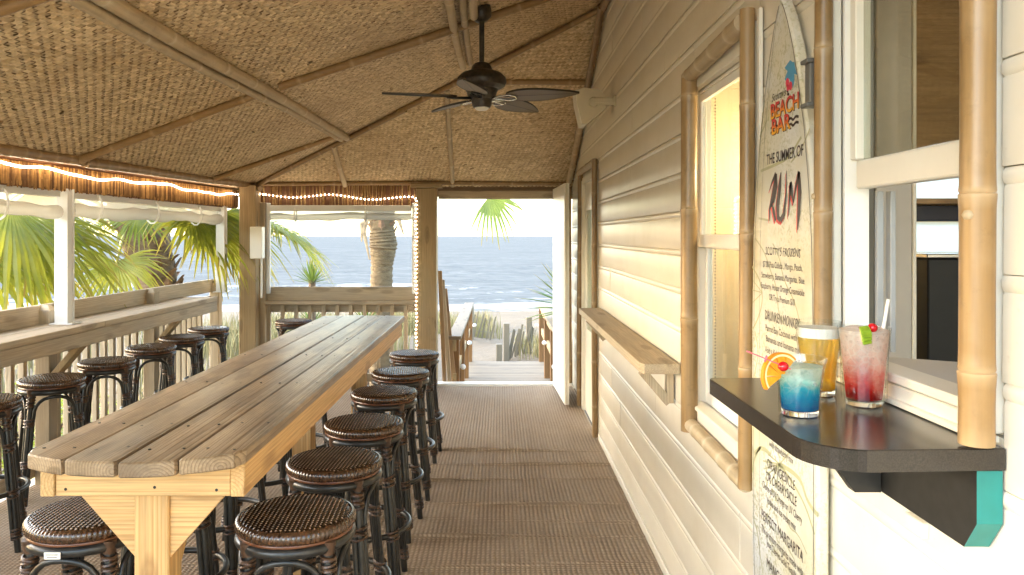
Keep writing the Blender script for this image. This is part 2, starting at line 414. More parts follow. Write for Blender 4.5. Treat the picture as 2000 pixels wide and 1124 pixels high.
def grid(xs, ys, zf, cf=None):
    mb = MB(); nx, ny = len(xs[0]) if isinstance(xs[0], list) else len(xs), len(ys)
    for j, y in enumerate(ys):
        row = xs[j] if isinstance(xs[0], list) else xs
        for x in row:
            mb.v.append((x, y, zf(x, y))); mb.c.append(cf(x, y) if cf else 1.0)
    for j in range(ny-1):
        for i in range(nx-1): mb.f.append((j*nx+i, j*nx+i+1, (j+1)*nx+i+1, (j+1)*nx+i))
    return mb
def lerp_tab(tab, x):
    if x <= tab[0][0]: return tab[0][1]
    for (a, p), (c, q) in zip(tab, tab[1:]):
        if x <= c: return p+(q-p)*(x-a)/(c-a)
    return tab[-1][1]
SANDT = [(-40, -1.0), (9, -.95), (13, -1.05), (20, -1.35), (30, -2.05), (37, -2.4), (44, -2.62), (60, -3.4), (90, -5)]
def sand_z(x, y):
    w = max(0, min(1, (abs(x+.1)-1.2)/2.5))
    return lerp_tab(SANDT, y) + (.10*math.sin(x*1.3+y*.7)+.08*math.sin(x*.5-y*1.1+2)+.05*math.sin(2.7*x+1.9*y))*(1 if y < 32 else .15) + (.25*w if 11 < y < 28 else 0)
gx = [-400, -200, -100, -60, -40]+[-30+i*.75 for i in range(74)]+[30, 50, 100, 200, 400]
gy = [-300, -120, -50, -20]+[-12+i*.6 for i in range(100)]+[50, 60, 90]
sand = obj('beach_sand', grid(gx, gy, sand_z), M['sand'], smooth=60, kind='structure')
SEA = -2.6
ys = []; y = 42.5
while y < 9000: ys.append(y); y *= (1.0055 if y < 140 else 1.03)
ys += [14000]
xsr = [[(-1.5+3.0*i/150)*max(y, 120 if y > 44 else 120) for i in range(151)] for y in ys]
BRK = [(46.5, .10, 1.3, .0, .95), (50.5, .16, 1.2, 1.7, .75), (55, .16, 1.1, .6, .45), (61, .52, 1.0, 4.2, .62), (71, .22, 1.6, 2.2, .22), (86, .3, 2.2, 3.4, .16), (104, .25, 2.6, 5.4, .1)]
def brk(x, y):
    z = f = 0
    for (y0, a, w, ph, fo) in BRK:
        yy = y0 + 1.3*math.sin(x*.05+ph) + .7*math.sin(x*.13+2*ph) + .25*math.sin(x*.41+ph)
        mod = .55+.45*math.sin(x*.07+ph*3)*math.sin(x*.021+ph)+.2*math.sin(x*.31+ph)
        d = y-yy; ww = w*(.55 if d < 0 else 1.6)
        g = math.exp(-(d/ww)**2); z += a*g*max(.1, mod)
        f += fo*math.exp(-((d+.3*w)/(w*1.1))**2)*max(0, mod)
    return z, f
def sea_z(x, y):
    if y > 400: return SEA
    return SEA + brk(x, y)[0] + .05*math.sin(y*.9+.3*math.sin(x*.2))*math.sin(x*.11+y*.05)
def sea_c(x, y):
    if y > 400: return 0.0
    return float(min(1, brk(x, y)[1] + max(0, (54-y)/13)*.62))
obj('sea_water', grid(xsr, ys, sea_z, sea_c), M['sea'], smooth=80, kind='structure')

# ------------------------------------------------------------------ deck, carpet
XW, XL = 0.78, -3.0                                  # face of the bar wall, line of the side railing
M['bounce_deck'] = wood('pale_bounce_deck_wood', (.62, .55, .45), (.45, .38, .29), 'X', 36, .35)
df = obj('deck_floor', MB().box((-1.15, 3.05, -.12), (3.9, 10.5, .12), .004), M['bounce_deck'], kind='structure')
y = -2.1
while y < 1.25: obj('deck_board', MB().box((-1.15, y, -.04), (3.86, .136, .036), .003), M['bounce_deck'], df); y += .142  # unseen boards past the carpet, made pale to bounce light upward
obj('underlay', MB().box((-1.15, 4.76, -.03), (3.86, 6.9, .056), .002), M['bounce_deck'], df)
ob = MB()
for x in (-3.0, -1.1, .7):
    for y in (-1.8, 1.6, 5, 8): ob.box((x, y, -.6), (.14, .14, .82), .004)
obj('deck_pier', ob, M['post_woodZ'], kind='structure')
RIP = [(5.70, .012, .03), (5.32, .010, .035), (5.02, .009, .03), (4.58, .011, .03), (4.30, .006, .04), (4.05, .010, .035), (3.72, .006, .04), (3.5, .008, .03)]
def carp(x, y):
    z = .006
    for (y0, a, w) in RIP:
        yy = y0 + .03*math.sin(x*2.1+y0*5)
        k = max(0.0, min(1.0, (x+1.6+.5*math.sin(y0*9))*1.2)); z += 2.1*a*k*math.exp(-abs((y-yy)/(w*(.75 if y > yy else .28)))**1.6)*(.65+.35*math.sin(x*4+y0*7))
    return z + .0025*math.sin(y*7+x)*math.sin(x*3)
cx_ = [-2.98+i*.075 for i in range(51)]; cx_[-1] = .772
cy_ = [-2.1+i*.25 for i in range(19)]+[2.6+i*.011 for i in range(330)]+[6.24+i*.022 for i in range(87)]
cm = grid(cx_, [y for y in cy_ if 1.1 < y < 8.14], carp)
carpet = obj('carpet', cm, M['carpet'], smooth=60)
tag(carpet, 'brown ribbed outdoor carpet with low wrinkles covering the porch floor', 'carpet')
th = MB().box((.2, 8.22, .004), (1.75, .14, .05), .006)
tag(obj('door_threshold', th, M['white']), 'white threshold board across the foot of the beach doorway', 'threshold')

# ------------------------------------------------------------------ clapboard wall with its openings
OPEN = [('w', 2.34, 3.05, .93, 2.17), ('s', 1.25, 1.75, 1.32, 2.70), ('d', 6.12, 7.06, 0.0, 2.08)]
TRIM = [('w', 2.30, 3.08, .84, 2.25), ('s', 1.19, 1.83, 1.285, 2.80), ('d', 6.06, 7.12, -.1, 2.14)]
wall = thing('clapboard_wall', 'cream painted clapboard wall of the bar building', 'wall', (XW, 3.2, 0))
def clip_poly(poly, z0, z1):
    for lim, sg in ((z0, 1), (z1, -1)):
        out = []
        for i in range(len(poly)):
            a, c = poly[i], poly[(i+1) % len(poly)]
            ina, inc = sg*(a[1]-lim) >= -1e-9, sg*(c[1]-lim) >= -1e-9
            if ina: out.append(a)
            if ina != inc:
                k = (lim-a[1])/(c[1]-a[1]); out.append((a[0]+(c[0]-a[0])*k, lim))
        poly = out
        if len(poly) < 3: return []
    return poly
PROF = [(-.014, .0005), (.0015, .0005), (.0025, .003), (.0010, .134), (-.0003, .138), (-.0016, .1395), (-.0003, .141), (.0020, .144), (.0036, .148), (.0042, .153), (.0036, .158), (.0018, .162), (-.0015, .166), (-.014, .1665)]
c_ = .167; z0 = 1.54-10*c_; k = 0; y_lo, y_hi = -2.1, 8.28
while z0 < 3.45:
    cuts = [(y_lo, y_hi, z0, z0+c_)]
    for (_, a, b2, zl, zh) in TRIM:
        new = []
        for (p, q, zz0, zz1) in cuts:
            if zh <= zz0+1e-6 or zl >= zz1-1e-6 or b2 <= p or a >= q: new.append((p, q, zz0, zz1)); continue
            if p < a: new.append((p, a, zz0, zz1))
            if q > b2: new.append((b2, q, zz0, zz1))
            if zl-zz0 > .02: new.append((max(p, a), min(q, b2), zz0, zl))
            if zz1-zh > .02: new.append((max(p, a), min(q, b2), zh, zz1))
        cuts = new
    for (p, q, zz0, zz1) in cuts:
        j = [p]; r2 = random.Random(k*31+5); y = -2.1 + r2.random()*2.2
        while y < q-.5:
            if y > p+.5: j.append(y)
            y += 2.6+r2.random()*.9
        j.append(q)
        for a, b2 in zip(j, j[1:]):
            pl = clip_poly([(d, zz+z0) for d, zz in PROF], max(zz0, .03), min(zz1, 3.42))
            if len(pl) < 3: continue
            e = .0018; dx = r2.uniform(-.002, .002)
            obj('siding_board', MB().prism(pl[::-1], b2-a-2*e, lambda u, v, w: (XW+.002-u+dx, a+e+w, v)), M['cream'], wall, smooth=35)
    z0 += c_; k += 1
def sheet(mb, y0, y1, zz0, zz1, holes, x0, x1):
    yc = sorted({y0, y1, *[h[1] for h in holes], *[h[2] for h in holes]}); zc = sorted({zz0, zz1, *[h[3] for h in holes], *[h[4] for h in holes]})
    for a, b2 in zip(yc, yc[1:]):
        run = None
        for c, d in zip(zc, zc[1:]):
            inh = any(h[1] <= a+1e-6 and h[2] >= b2-1e-6 and h[3] <= c+1e-6 and h[4] >= d-1e-6 for h in holes)
            if c < zz0 or d > zz1: continue
            if not inh: mb.box(((x0+x1)/2, (a+b2)/2, (c+d)/2), (x1-x0, b2-a, d-c), .0)
    return mb
obj('wall_core', sheet(MB(), -2.1, 8.28, 0.0, 3.45, OPEN, XW+.017, XW+.058), M['trimcream'], wall)
obj('skirting', MB().box((XW-.004, 1.95, .035), (.012, 8.08, .05), .004), M['cream'], wall)

# ------------------------------------------------------------------ bamboo helper
def bamboo(mb, p0, p1, r, step=.28, n=14, seed=0, bend=.004, taper=.06, endfade=True):
    g = random.Random(seed*77+3); p0, p1 = Vector(p0), Vector(p1); Ln = (p1-p0).length
    ax = (p1-p0).normalized(); ref = Vector((0, 0, 1)) if abs(ax.z) < .9 else Vector((1, 0, 0))
    u = ax.cross(ref).normalized(); v = ax.cross(u)
    pts = []; rs = []; cs = []; s = 0.0; nodes = []; x = step*g.uniform(.2, .9)
    while x < Ln-.02: nodes.append(x); x += step*g.uniform(.75, 1.2)
    def off(s): return u*math.sin(s*2.1+seed)*bend + v*math.sin(s*1.7+seed*2)*bend
    def put(s, k, c): pts.append(p0+ax*s+off(s)); rs.append(r*(1-taper*s/max(Ln, .1))*k); cs.append(c)
    put(0, 1.0, .6 if endfade else 1.0)
    prev = 0.0
    for q in nodes:
        mid = (prev+q)/2
        if q-prev > .05: put(prev+.03, .985, 1.0); put(mid, .98, 1.0); put(q-.025, 1.0, 1.0)
        put(q-.008, 1.045, .5); put(q-.002, 1.06, .1); put(q, .97, 0.25); put(q+.004, 1.03, .35); put(q+.012, 1.0, .8); prev = q
    put(Ln, 1.0, .6 if endfade else 1.0)
    return mb.tube(pts, rs, n, cols=cs)

# ------------------------------------------------------------------ roof: woven mats on two slopes, bamboo frame
def zL(x, y): return 2.078+.3498*(x+2.65)+.0129*(y-4.08)
def zE(y): return 2.16+.445*(8.1-y)
def on_left(px, py):
    r = ray(px, py); k = (zL(0, 0)-EYE)/(r.z-.3498*r.x-.0129*r.y); return Vector((0, 0, EYE))+r*k
def on_end(px, py):
    r = ray(px, py); k = (2.16+.445*8.1-EYE)/(r.z+.445*r.y); return Vector((0, 0, EYE))+r*k
HC, HT = Vector((-2.565, 8.1, 2.16)), Vector((.775, 5.55, 3.295))
roof = thing('porch_roof', 'hipped porch roof lined with woven reed matting on bamboo poles', 'roof', (-1, 4, 2.1))
def hipx(y): return HC.x+(HT.x-HC.x)*(8.1-y)/(8.1-HT.y)
def weave(org, U, V, nu, nv, cw, inside, seed):
    """plain weave: every cell shows the strip that passes over, arched and sunk at its ends"""
    g = random.Random(seed); nrm = U.cross(V).normalized()
    if nrm.z > 0: nrm = -nrm
    vs = []; fs = []; cs = []
    tone_u = [g.random() for _ in range(nu+1)]; tone_v = [g.random() for _ in range(nv+1)]
    for i in range(nu):
        for j in range(nv):
            p = org + U*((i+.5)*cw*1.22) + V*((j+.5)*cw*.92)
            if not inside(p): continue
            over = (i+j) % 2 == 0
            A, B = (U, V) if over else (V, U)
            ka, kb = (1.22, .92) if over else (.92, 1.22)
            l = cw*ka*(.68+g.uniform(-.06, .09)); w = cw*kb*(.49+g.uniform(-.05, .03)); lift = .0032+g.uniform(-.001, .0028)
            tw = g.uniform(-.0018, .0018)
            tone = max(0.0, min(1.0, .10+.62*g.random()+.32*(tone_u[i] if over else tone_v[j])-.05-(.12 if over else 0)))
            if g.random() < .03: tone *= .35
            if g.random() < .006: lift += g.uniform(.004, .010); tw = g.uniform(-.007, .007); l *= 1.25
            o = len(vs)
            for a, h in ((-1, -.25), (-.45, .9), (.45, 1.0), (1, -.25)):
                for s in (-1, 1):
                    q = p + A*(a*l) + B*(s*w) + nrm*(lift*h + s*tw); vs.append((q.x, q.y, q.z)); cs.append(tone)
            fs += [(o, o+1, o+3, o+2), (o+2, o+3, o+5, o+4), (o+4, o+5, o+7, o+6)]
    m = MB(); m.v = vs; m.f = fs; m.c = cs; return m
U = Vector((0, 1, .0129)).normalized(); V = Vector((1, 0, .3498)).normalized()
a = R(8); U2 = U*math.cos(a)+V*math.sin(a); V2 = V*math.cos(a)-U*math.sin(a)
inL = lambda p: -2.72 < p.x < XW and -.4 < p.y < 8.2 and p.x > -2.72 and (p.y < 5.55 or p.x < hipx(p.y)+.01)
cw = .0265
obj('woven_mat', weave(Vector((-2.72, -1.4, zL(-2.72, -1.4)))-V2*1.7, U2, V2, 420, 240, cw, inL, 1), M['mat_weave'], roof, smooth=50, kind='stuff')
U = Vector((1, 0, 0)); V = Vector((0, -1, .445)).normalized()
a = R(40); U2 = U*math.cos(a)+V*math.sin(a); V2 = V*math.cos(a)-U*math.sin(a)
inE = lambda p: p.x < XW and p.y < 8.17 and p.y > 5.5 and p.x > hipx(p.y)-.01
obj('woven_mat', weave(Vector((-2.6, 8.2, zE(8.2)))-U2*1.2-V2*2.4, U2, V2, 230, 240, cw, inE, 2), M['mat_weave'], roof, smooth=50, kind='stuff')
bk = MB(); e = .006
bk.add([(-2.9, -.4, zL(-2.9, -.4)+e), (XW+.1, -.4, zL(XW+.1, -.4)+e), (XW+.1, HT.y, zL(XW+.1, HT.y)+e+.0), (hipx(8.3), 8.3, zL(hipx(8.3), 8.3)+e), (-2.9, 8.3, zL(-2.9, 8.3)+e)], [(0, 1, 2, 3, 4)])
bk.add([(XW+.1, HT.y, zE(HT.y)+e), (XW+.1, 8.3, zE(8.3)+e), (hipx(8.3), 8.3, zE(8.3)+e)], [(0, 1, 2)])
obj('mat_backing', bk, M['mat_back'], roof)
tp = MB(); e = .10
for poly in ([(-3.3, -.45), (XW+.5, -.45), (XW+.5, HT.y), (hipx(8.6), 8.6), (-3.3, 8.6)], [(XW+.5, HT.y), (XW+.5, 8.6), (hipx(8.6), 8.6)]):
    f = zL if len(poly) == 5 else (lambda x, y: zE(y)+.0)
    n = len(poly); tp.add([(x, y, f(x, y)+e) for x, y in poly]+[(x, y, f(x, y)+e+.08) for x, y in poly], [tuple(range(n)), tuple(range(2*n-1, n-1, -1))]+[(i, (i+1) % n, n+(i+1) % n, n+i) for i in range(n)])
obj('roof_cover', tp, M['roofing'], roof)
def pole(name, p0, p1, r, mat, seed, step=.35, sink=.8, n=12):
    d = Vector((0, 0, -r*sink))
    return obj(name, bamboo(MB(), Vector(p0)+d, Vector(p1)+d, r, step, n, seed, .006), M[mat], roof, smooth=50)
# eave poles, rafters, purlins, hip: read off the photograph on the roof planes
e0 = Vector((-2.65, .2, 2.0)); 
pole('eave_pole', (-2.65, -.3, zL(-2.65, -.3)+.02), (-2.64, 4.9, zL(-2.64, 4.9)+.01), .038, 'bambooY', 1, .17)
pole('eave_pole', (-2.63, 4.86, zL(-2.63, 4.86)-.005), (-2.60, 8.06, 2.165), .036, 'bambooY', 2, .17)
pole('eave_pole', (-2.66, 8.04, 2.155), (-2.46, 7.9, 2.11), .03, 'bambooX', 3, .5)
pole('eave_pole', (-2.55, 8.07, 2.17), (XW-.02, 8.07, 2.17), .024, 'bambooX', 4, .5)
pa, pb = on_left(170, 300), on_left(520, 172); pole('rafter', (-2.62, pa.y, zL(-2.62, pa.y)), (pb.x, pb.y, pb.z), .028, 'bambooX', 5, .3, .9)
pa, pb = on_left(545, 163), on_left(1060, -20); pole('rafter', pa, (XW-.02, pa.y+.12, zL(XW, pa.y+.1)), .028, 'bambooX', 6, .4, .9)
pa, pb = on_left(418, 344), on_left(652, 264); pole('rafter', pa, pb, .024, 'bambooX', 7, .4, .9)
pole('rafter', (-2.62, 2.6, zL(-2.62, 2.6)), (XW-.02, 2.65, zL(XW, 2.65)), .028, 'bambooX', 8, .4, .9)
pole('rafter', (-2.62, .6, zL(-2.62, .6)), (XW-.02, .65, zL(XW, .65)), .028, 'bambooX', 9, .4, .9)
pa = on_left(680, 262)
pole('purlin', (pa.x-.02, -.3, zL(pa.x, -.3)), (pa.x-.01, pa.y-.02, zL(pa.x, pa.y)), .034, 'oldbambooY', 10, .55, 1.0)
pole('purlin', (pa.x-.085, 1.0, zL(pa.x-.085, 1.0)-.01), (pa.x-.05, pa.y-.06, zL(pa.x-.05, pa.y)), .024, 'oldbambooY', 11, .6, 1.6)
pole('purlin', (-.27, -.3, zL(-.27, -.3)), (-.28, 5.95, zL(-.28, 5.95)), .028, 'oldbambooY', 12, .6, .9)
pole('purlin', (-.19, 3.0, zL(-.19, 3.0)), (-.22, 5.9, zL(-.22, 5.9)), .024, 'oldbambooY', 13, .6, 1.4)
pole('purlin', (-.13, 3.6, zL(-.13, 3.6)), (-.155, 4.5, zL(-.15, 4.5)), .026, 'oldbambooY', 44, .6, 2.6)
pole('hip_pole', HC, HC.lerp(HT, .52), .026, 'bambooX', 14, .45, 1.3)
pole('hip_pole', HC.lerp(HT, .50), HT, .024, 'bambooX', 15, .45, 1.3)
pole('rafter', on_end(652, 280), on_end(675, 357), .028, 'oldbambooY', 16, .5, .9)
pole('rafter', on_end(874, 170), on_end(883, 360), .024, 'oldbambooY', 17, .5, .9)
pa = on_end(1000, 156); pole('purlin', (-.02, pa.y, zE(pa.y)), (XW-.02, pa.y+.01, zE(pa.y)), .026, 'bambooX', 18, .5, .9)
pole('wall_pole', (XW-.05, HT.y-.05, 3.27), (XW-.045, 7.25, zE(7.25)+.01), .026, 'bambooY', 19, .5, 1.0)
pole('wall_pole', (XW-.05, 6.95, zE(6.95)-.02), (XW-.05, 8.03, zE(8.0)+.0), .03, 'oldbambooY', 20, .4, 1.6)
pole('wall_pole', (XW-.04, -.3, zL(XW, -.3)), (XW-.04, HT.y+.05, 3.27), .028, 'bambooY', 21, .5, .9)

# ------------------------------------------------------------------ reed valances under the eaves
def reeds(mb, p0, p1, ztop, zbot, w, seed, prob=1.0, nrm=Vector((1, 0, 0)), jit=.012):
    g = random.Random(seed); p0, p1 = Vector(p0), Vector(p1); Ln = (p1-p0).length; ax = (p1-p0).normalized(); s = 0
    while s < Ln:
        ww = w*g.uniform(.6, 1.3); s += ww
        if g.random() > prob: continue
        k = s/Ln; q = p0.lerp(p1, k); zt, zb = ztop(k)+g.uniform(-.003, .003), zbot(k)+g.uniform(-jit, jit)
        ln = g.uniform(-.012, .012)*(1 if prob == 1 else 1.5); tone = g.random()**1.4; lift = g.uniform(0, .008)
        a, c = q-ax*ww*.52, q+ax*ww*.52; m_ = q+nrm*(ww*.55+lift)
        vs = []
        for (p, o) in ((a, 0), (m_, 0), (c, 0)):
            vs.append((p.x, p.y, zt)); vs.append((p.x+ax.x*ln, p.y+ax.y*ln, zb))
        tb = min(1.0, tone*1.15)
        mb.add(vs, [(0, 1, 3, 2), (2, 3, 5, 4)], [tone, tb*.8, tone, tb*.8, tone, tb*.8])
    return mb
XV = -2.76
vl = thing('reed_valance', 'dark brown reed valance under the long eave over the side counter', 'valance', (XV, 4, 1.9))
zt = lambda k: zL(-2.74, k*8.2-.3)-.02
obj('reeds', reeds(MB(), (XV, -.2, 0), (XV, 8.1, 0), zt, lambda k: 1.872+.026*k, .0085, 3), M['reed'], vl, smooth=30, kind='stuff')
obj('backing_board', MB().box((XV-.03, 3.9, 1.98), (.05, 8.3, .19), .003), M['brownboard'], vl)
vb = thing('reed_valance', 'sparse straw valance over the sea view between the two thick posts', 'valance', (-1.7, 8.1, 1.9))
obj('reeds', reeds(MB(), (-2.52, 8.09, 0), (-.90, 8.09, 0), lambda k: 2.13, lambda k: 1.905, .0085, 4, .42, Vector((0, -1, 0))), M['straw'], vb, smooth=30, kind='stuff')
obj('backing_board', MB().box((-1.7, 8.125, 2.015), (1.66, .04, .23), .003), M['brownboard'], vb)

# ------------------------------------------------------------------ posts, header, railings, counter
pc = thing('corner_post', 'weathered square corner post where the two railings meet', 'post', (-2.58, 7.95, 0))
obj('timber', MB().box((-2.58, 7.95, 1.06), (.17, .17, 2.12), .006), M['post_woodZ'], pc)
obj('timber', MB().box((-2.48, 8.06, 1.0), (.07, .10, 1.9), .004), M['grey_woodZ'], pc)
dp = thing('door_post', 'thick brown square post beside the beach doorway', 'post', (-.765, 8.14, 0))
obj('timber', MB().box((-.765, 8.14, 1.05), (.215, .20, 2.1), .006), M['post_woodZ'], dp)
obj('post_cap', MB().box((-.765, 8.12, 2.125), (.32, .26, .045), .005), M['post_woodX'], dp)
obj('post_block', MB().box((-.70, 8.03, .63), (.055, .02, .24), .004, Matrix.Rotation(R(-9), 3, 'Y')), M['post_woodZ'], dp)
hd = MB().box((.08, 8.22, 2.035), (1.46, .07, .085), .004)
tag(obj('door_header', hd, M['grey_woodX']), 'pale timber header beam spanning the top of the beach doorway', 'beam')
eb = MB().box((-1.0, 8.26, 2.16), (3.7, .08, .09), .004)
tag(obj('eave_beam', eb, M['post_woodX']), 'long brown beam hidden behind the straw valance and doorway header', 'beam')
sb = MB().box((-2.88, 3.9, 1.985), (.09, 8.5, .16), .004)
tag(obj('eave_beam', sb, M['post_woodY']), 'side beam carrying the long eave above the plastic curtains', 'beam')

# side counter with its posts and railing
ct = thing('side_counter', 'long weathered plank drink counter along the open side railing', 'counter', (-2.78, 4.0, 0))
zc = 1.034
obj('plank', MB().box((-2.70, 2.45, zc-.019), (.165, 5.3, .038), .004), M['grey_woodY'], ct)
obj('plank', MB().box((-2.70, 6.12, zc-.019), (.165, 2.03, .038), .004), M['grey_woodY'], ct)
obj('plank', MB().box((-2.872, 3.6, zc-.019), (.17, 7.0, .038), .004), M['grey_woodY'], ct)
obj('fascia', MB().box((-2.632, 3.48, zc-.085), (.038, 7.28, .092), .004), M['grey_woodY'], ct)
obj('back_board', MB().box((-2.965, 3.9, zc+.055), (.038, 8.0, .13), .004), M['grey_woodY'], ct)
for y in (1.96, 3.46, 4.96, 6.46):
    obj('brace', MB().beam((-2.90, y, .66), (-2.66, y, .94), .038, .088, .003, up=(0, 1, 0)), M['post_woodZ'], ct)
sr = thing('side_railing', 'weathered baluster railing behind the side counter', 'railing', (XL, 4, 0))
for y in (-1.04, .46, 1.96, 3.46, 4.96, 6.46, 7.93):
    po = obj('post', MB().box((-2.925, y, .56), (.095, .095, 1.12), .004), M['grey_woodZ'], sr)
    mb = MB(); h = .0475
    mb.add([(-2.925-h, y-h, 1.121), (-2.925+h, y-h, 1.121), (-2.925+h, y+h, 1.121), (-2.925-h, y+h, 1.121), (-2.925-h*.45, y-h*.45, 1.152), (-2.925+h*.45, y-h*.45, 1.152), (-2.925+h*.45, y+h*.45, 1.152), (-2.925-h*.45, y+h*.45, 1.152)],
           [(0, 1, 5, 4), (1, 2, 6, 5), (2, 3, 7, 6), (3, 0, 4, 7), (4, 5, 6, 7), (3, 2, 1, 0)])
    obj('post_top', mb, M['grey_woodX'], po)
y = -1.9
i = 0
while y < 7.85:
    if min(abs(y-p) for p in (-1.04, .46, 1.96, 3.46, 4.96, 6.46, 7.93)) > .06:
        obj('baluster', MB().box((-3.01, y, .53), (.038, .038, .90), .003), M['grey_woodZ'], sr)
    y += .125
obj('rail', MB().box((-2.975, 3.0, .94), (.038, 9.8, .088), .003), M['grey_woodY'], sr)
obj('rail', MB().box((-3.0, 3.0, .10), (.06, 9.8, .088), .003), M['grey_woodY'], sr)
br = thing('back_railing', 'weathered baluster railing facing the sea between the two posts', 'railing', (-1.7, 8.1, 0))
obj('top_board', MB().box((-1.70, 8.13, .985), (1.66, .038, .15), .004), M['grey_woodX'], br)
obj('ledge', MB().box((-1.70, 8.085, .90), (1.66, .13, .038), .004), M['grey_woodX'], br)
obj('rail', MB().box((-1.70, 8.15, .835), (1.64, .038, .088), .004), M['grey_woodX'], br)
obj('rail', MB().box((-1.70, 8.13, .10), (1.64, .038, .088), .004), M['grey_woodX'], br)
for i in range(11):
    obj('baluster', MB().box((-2.43+.1443*i, 8.108, .47), (.038, .038, .82), .003), M['grey_woodZ'], br)
obj('post', MB().box((-2.50, 8.14, .5), (.09, .09, 1.0), .004), M['post_woodZ'], br)
# white aluminium curtain posts standing on the counter
def alu(y, label, z0=zc):
    p = thing('curtain_post', label, 'post', (-2.79, y, z0), 'white aluminium posts')
    mb = MB().box((-2.79, y-.035, (z0+1.9)/2), (.085, .012, 1.9-z0), .002).box((-2.79, y+.035, (z0+1.9)/2), (.085, .012, 1.9-z0), .002)
    mb.box((-2.765, y, (z0+1.9)/2), (.02, .058, 1.898-z0), .002).box((-2.815, y, (z0+1.9)/2), (.02, .058, 1.898-z0), .002)
    obj('extrusion', mb, M['whitemetal'], p)
    obj('base_flange', MB().box((-2.785, y, z0+.004), (.15, .11, .008), .002), M['whitemetal'], p)
alu(4.93, 'white aluminium post standing midway along the side counter')
alu(7.72, 'slim white aluminium post against the corner post', zc)
alu(2.2, 'white aluminium post at the near end of the side counter')
al = MB().box((-2.42, 8.06, 1.47), (.035, .04, .95), .003); tag(obj('curtain_post', al, M['whitemetal']), 'thin white frame upright on the sea side of the corner post', 'post', 'white aluminium posts')
al = MB().box((-.895, 8.06, 1.47), (.035, .04, .95), .003); tag(obj('curtain_post', al, M['whitemetal']), 'thin white frame upright beside the brown door post', 'post', 'white aluminium posts')
def curtain(name, p0, p1, zr, r, label, seed, ztop=1.87):
    p0, p1 = Vector(p0), Vector(p1); ax = (p1-p0).normalized(); Ln = (p1-p0).length; g = random.Random(seed)
    side = Vector((ax.y, -ax.x, 0))
    t_ = thing('rolled_curtain', label, 'curtain', (p0+p1)/2+Vector((0, 0, zr)), 'rolled up plastic curtains')
    n = int(Ln/.05); pts = []; rs = []
    for i in range(n+1):
        s = Ln*i/n; pts.append(p0+ax*s+Vector((0, 0, zr+.012*math.sin(s*5+seed)*math.sin(s*2.3)+.004*math.sin(s*17))))
        rs.append(r*(1+.14*math.sin(s*7+seed)*math.sin(s*3.1)+.05*math.sin(s*23)))
    obj('roll', MB().tube(pts, rs, 14), M['curtain'], t_, smooth=60)
    mb = MB(); m_ = 40
    for i in range(m_):
        a, c = p0+ax*(Ln*i/m_), p0+ax*(Ln*(i+1)/m_)
        o1, o2 = side*.008*math.sin(i*1.1), side*.008*math.sin((i+1)*1.1)
        mb.add([(*(a+o1).xy, zr+.02), (*(c+o2).xy, zr+.02), (*c.xy, ztop), (*a.xy, ztop)], [(0, 1, 2, 3)])
    obj('sheet', mb, M['curtain'], t_, smooth=80)
    obj('header_strip', MB().beam((*p0.xy, ztop+.005), (*p1.xy, ztop+.005), .05, .06, .004), M['whitemetal'], t_)
    k = max(2, int(Ln/.75))
    for i in range(k):
        c = p0+ax*(Ln*(i+.35)/k); ring = []
        for j in range(15):
            a = 2*math.pi*j/14; ring.append(c+side*(r*1.25*math.cos(a))+Vector((0, 0, zr+.03+(r*1.25+.04)*math.sin(a))))
        obj('strap', MB().tube(ring, .0075, 6, ell=.4), M['whitemetal'], t_, smooth=60)
curtain('a', (-2.80, 2.26, 0), (-2.80, 4.86, 0), 1.755, .043, 'rolled clear plastic curtain over the nearest bay of the side counter', 1)
curtain('b', (-2.80, 5.0, 0), (-2.80, 7.66, 0), 1.765, .045, 'rolled clear plastic curtain over the bay between two white posts', 2)
curtain('d', (-2.80, -.2, 0), (-2.80, 2.12, 0), 1.755, .043, 'rolled clear plastic curtain beside the camera, near end of the counter', 4)
curtain('c', (-2.40, 8.07, 0), (-.92, 8.07, 0), 1.80, .036, 'rolled clear plastic curtain above the sea facing railing', 3, 1.885)
wb = thing('wall_box', 'white rectangular box mounted on the corner post', 'box', (-2.47, 7.9, 1.5))
obj('cover', MB().box((-2.475, 7.86, 1.53), (.125, .10, .325), .006), M['white'], wb)
obj('conduit', MB().tube([(-2.445, 7.9, 1.37), (-2.445, 7.9, .96)], .011, 8), M['white'], wb, smooth=50)

# rope light
rl = thing('rope_light', 'lit rope light draped along the valances and down the door post', 'rope light', (-2.7, 4, 1.97))
pts = []
g = random.Random(5)
for i in range(170):
    y = -.2+8.05*i/169
    pts.append((-2.725, y, 1.968+.006*y+.011*math.sin(y*3.3)+.007*math.sin(y*8.1+1)+.004*math.sin(y*14)))
bpts = []
for i in range(70):
    k = i/69; x = -2.68+1.785*k
    bpts.append((x, 7.98 if x < -2.45 else 8.055, 2.015+.018*math.sin(k*14+.6)+.01*math.sin(k*5)-.015*k))
for i in range(8):
    a = i/7*math.pi/2; bpts.append((-.895+.03*math.sin(a), 8.05, 2.0-.035*(1-math.cos(a))))
for i in range(60): bpts.append((-.868+.004*math.sin(i*.7), 8.035, 1.96-1.9*i/59))
obj('tube', MB().tube(pts, .0075, 6), M['rope'], rl, smooth=60)
obj('tube', MB().tube([pts[-1]]+bpts, .006, 6), M['ropedim'], rl, smooth=60)
mb = MB(); allp = [Vector(p) for p in pts+bpts]; acc = 0.0; nxt = 0.0
for a, c in zip(allp, allp[1:]):
    d = (c-a).length
    while nxt < acc+d:
        mb.ball(a.lerp(c, (nxt-acc)/d), .0082, 6); nxt += .042
    acc += d
obj('bulbs', mb, M['bulb'], rl, smooth=80, kind='stuff')
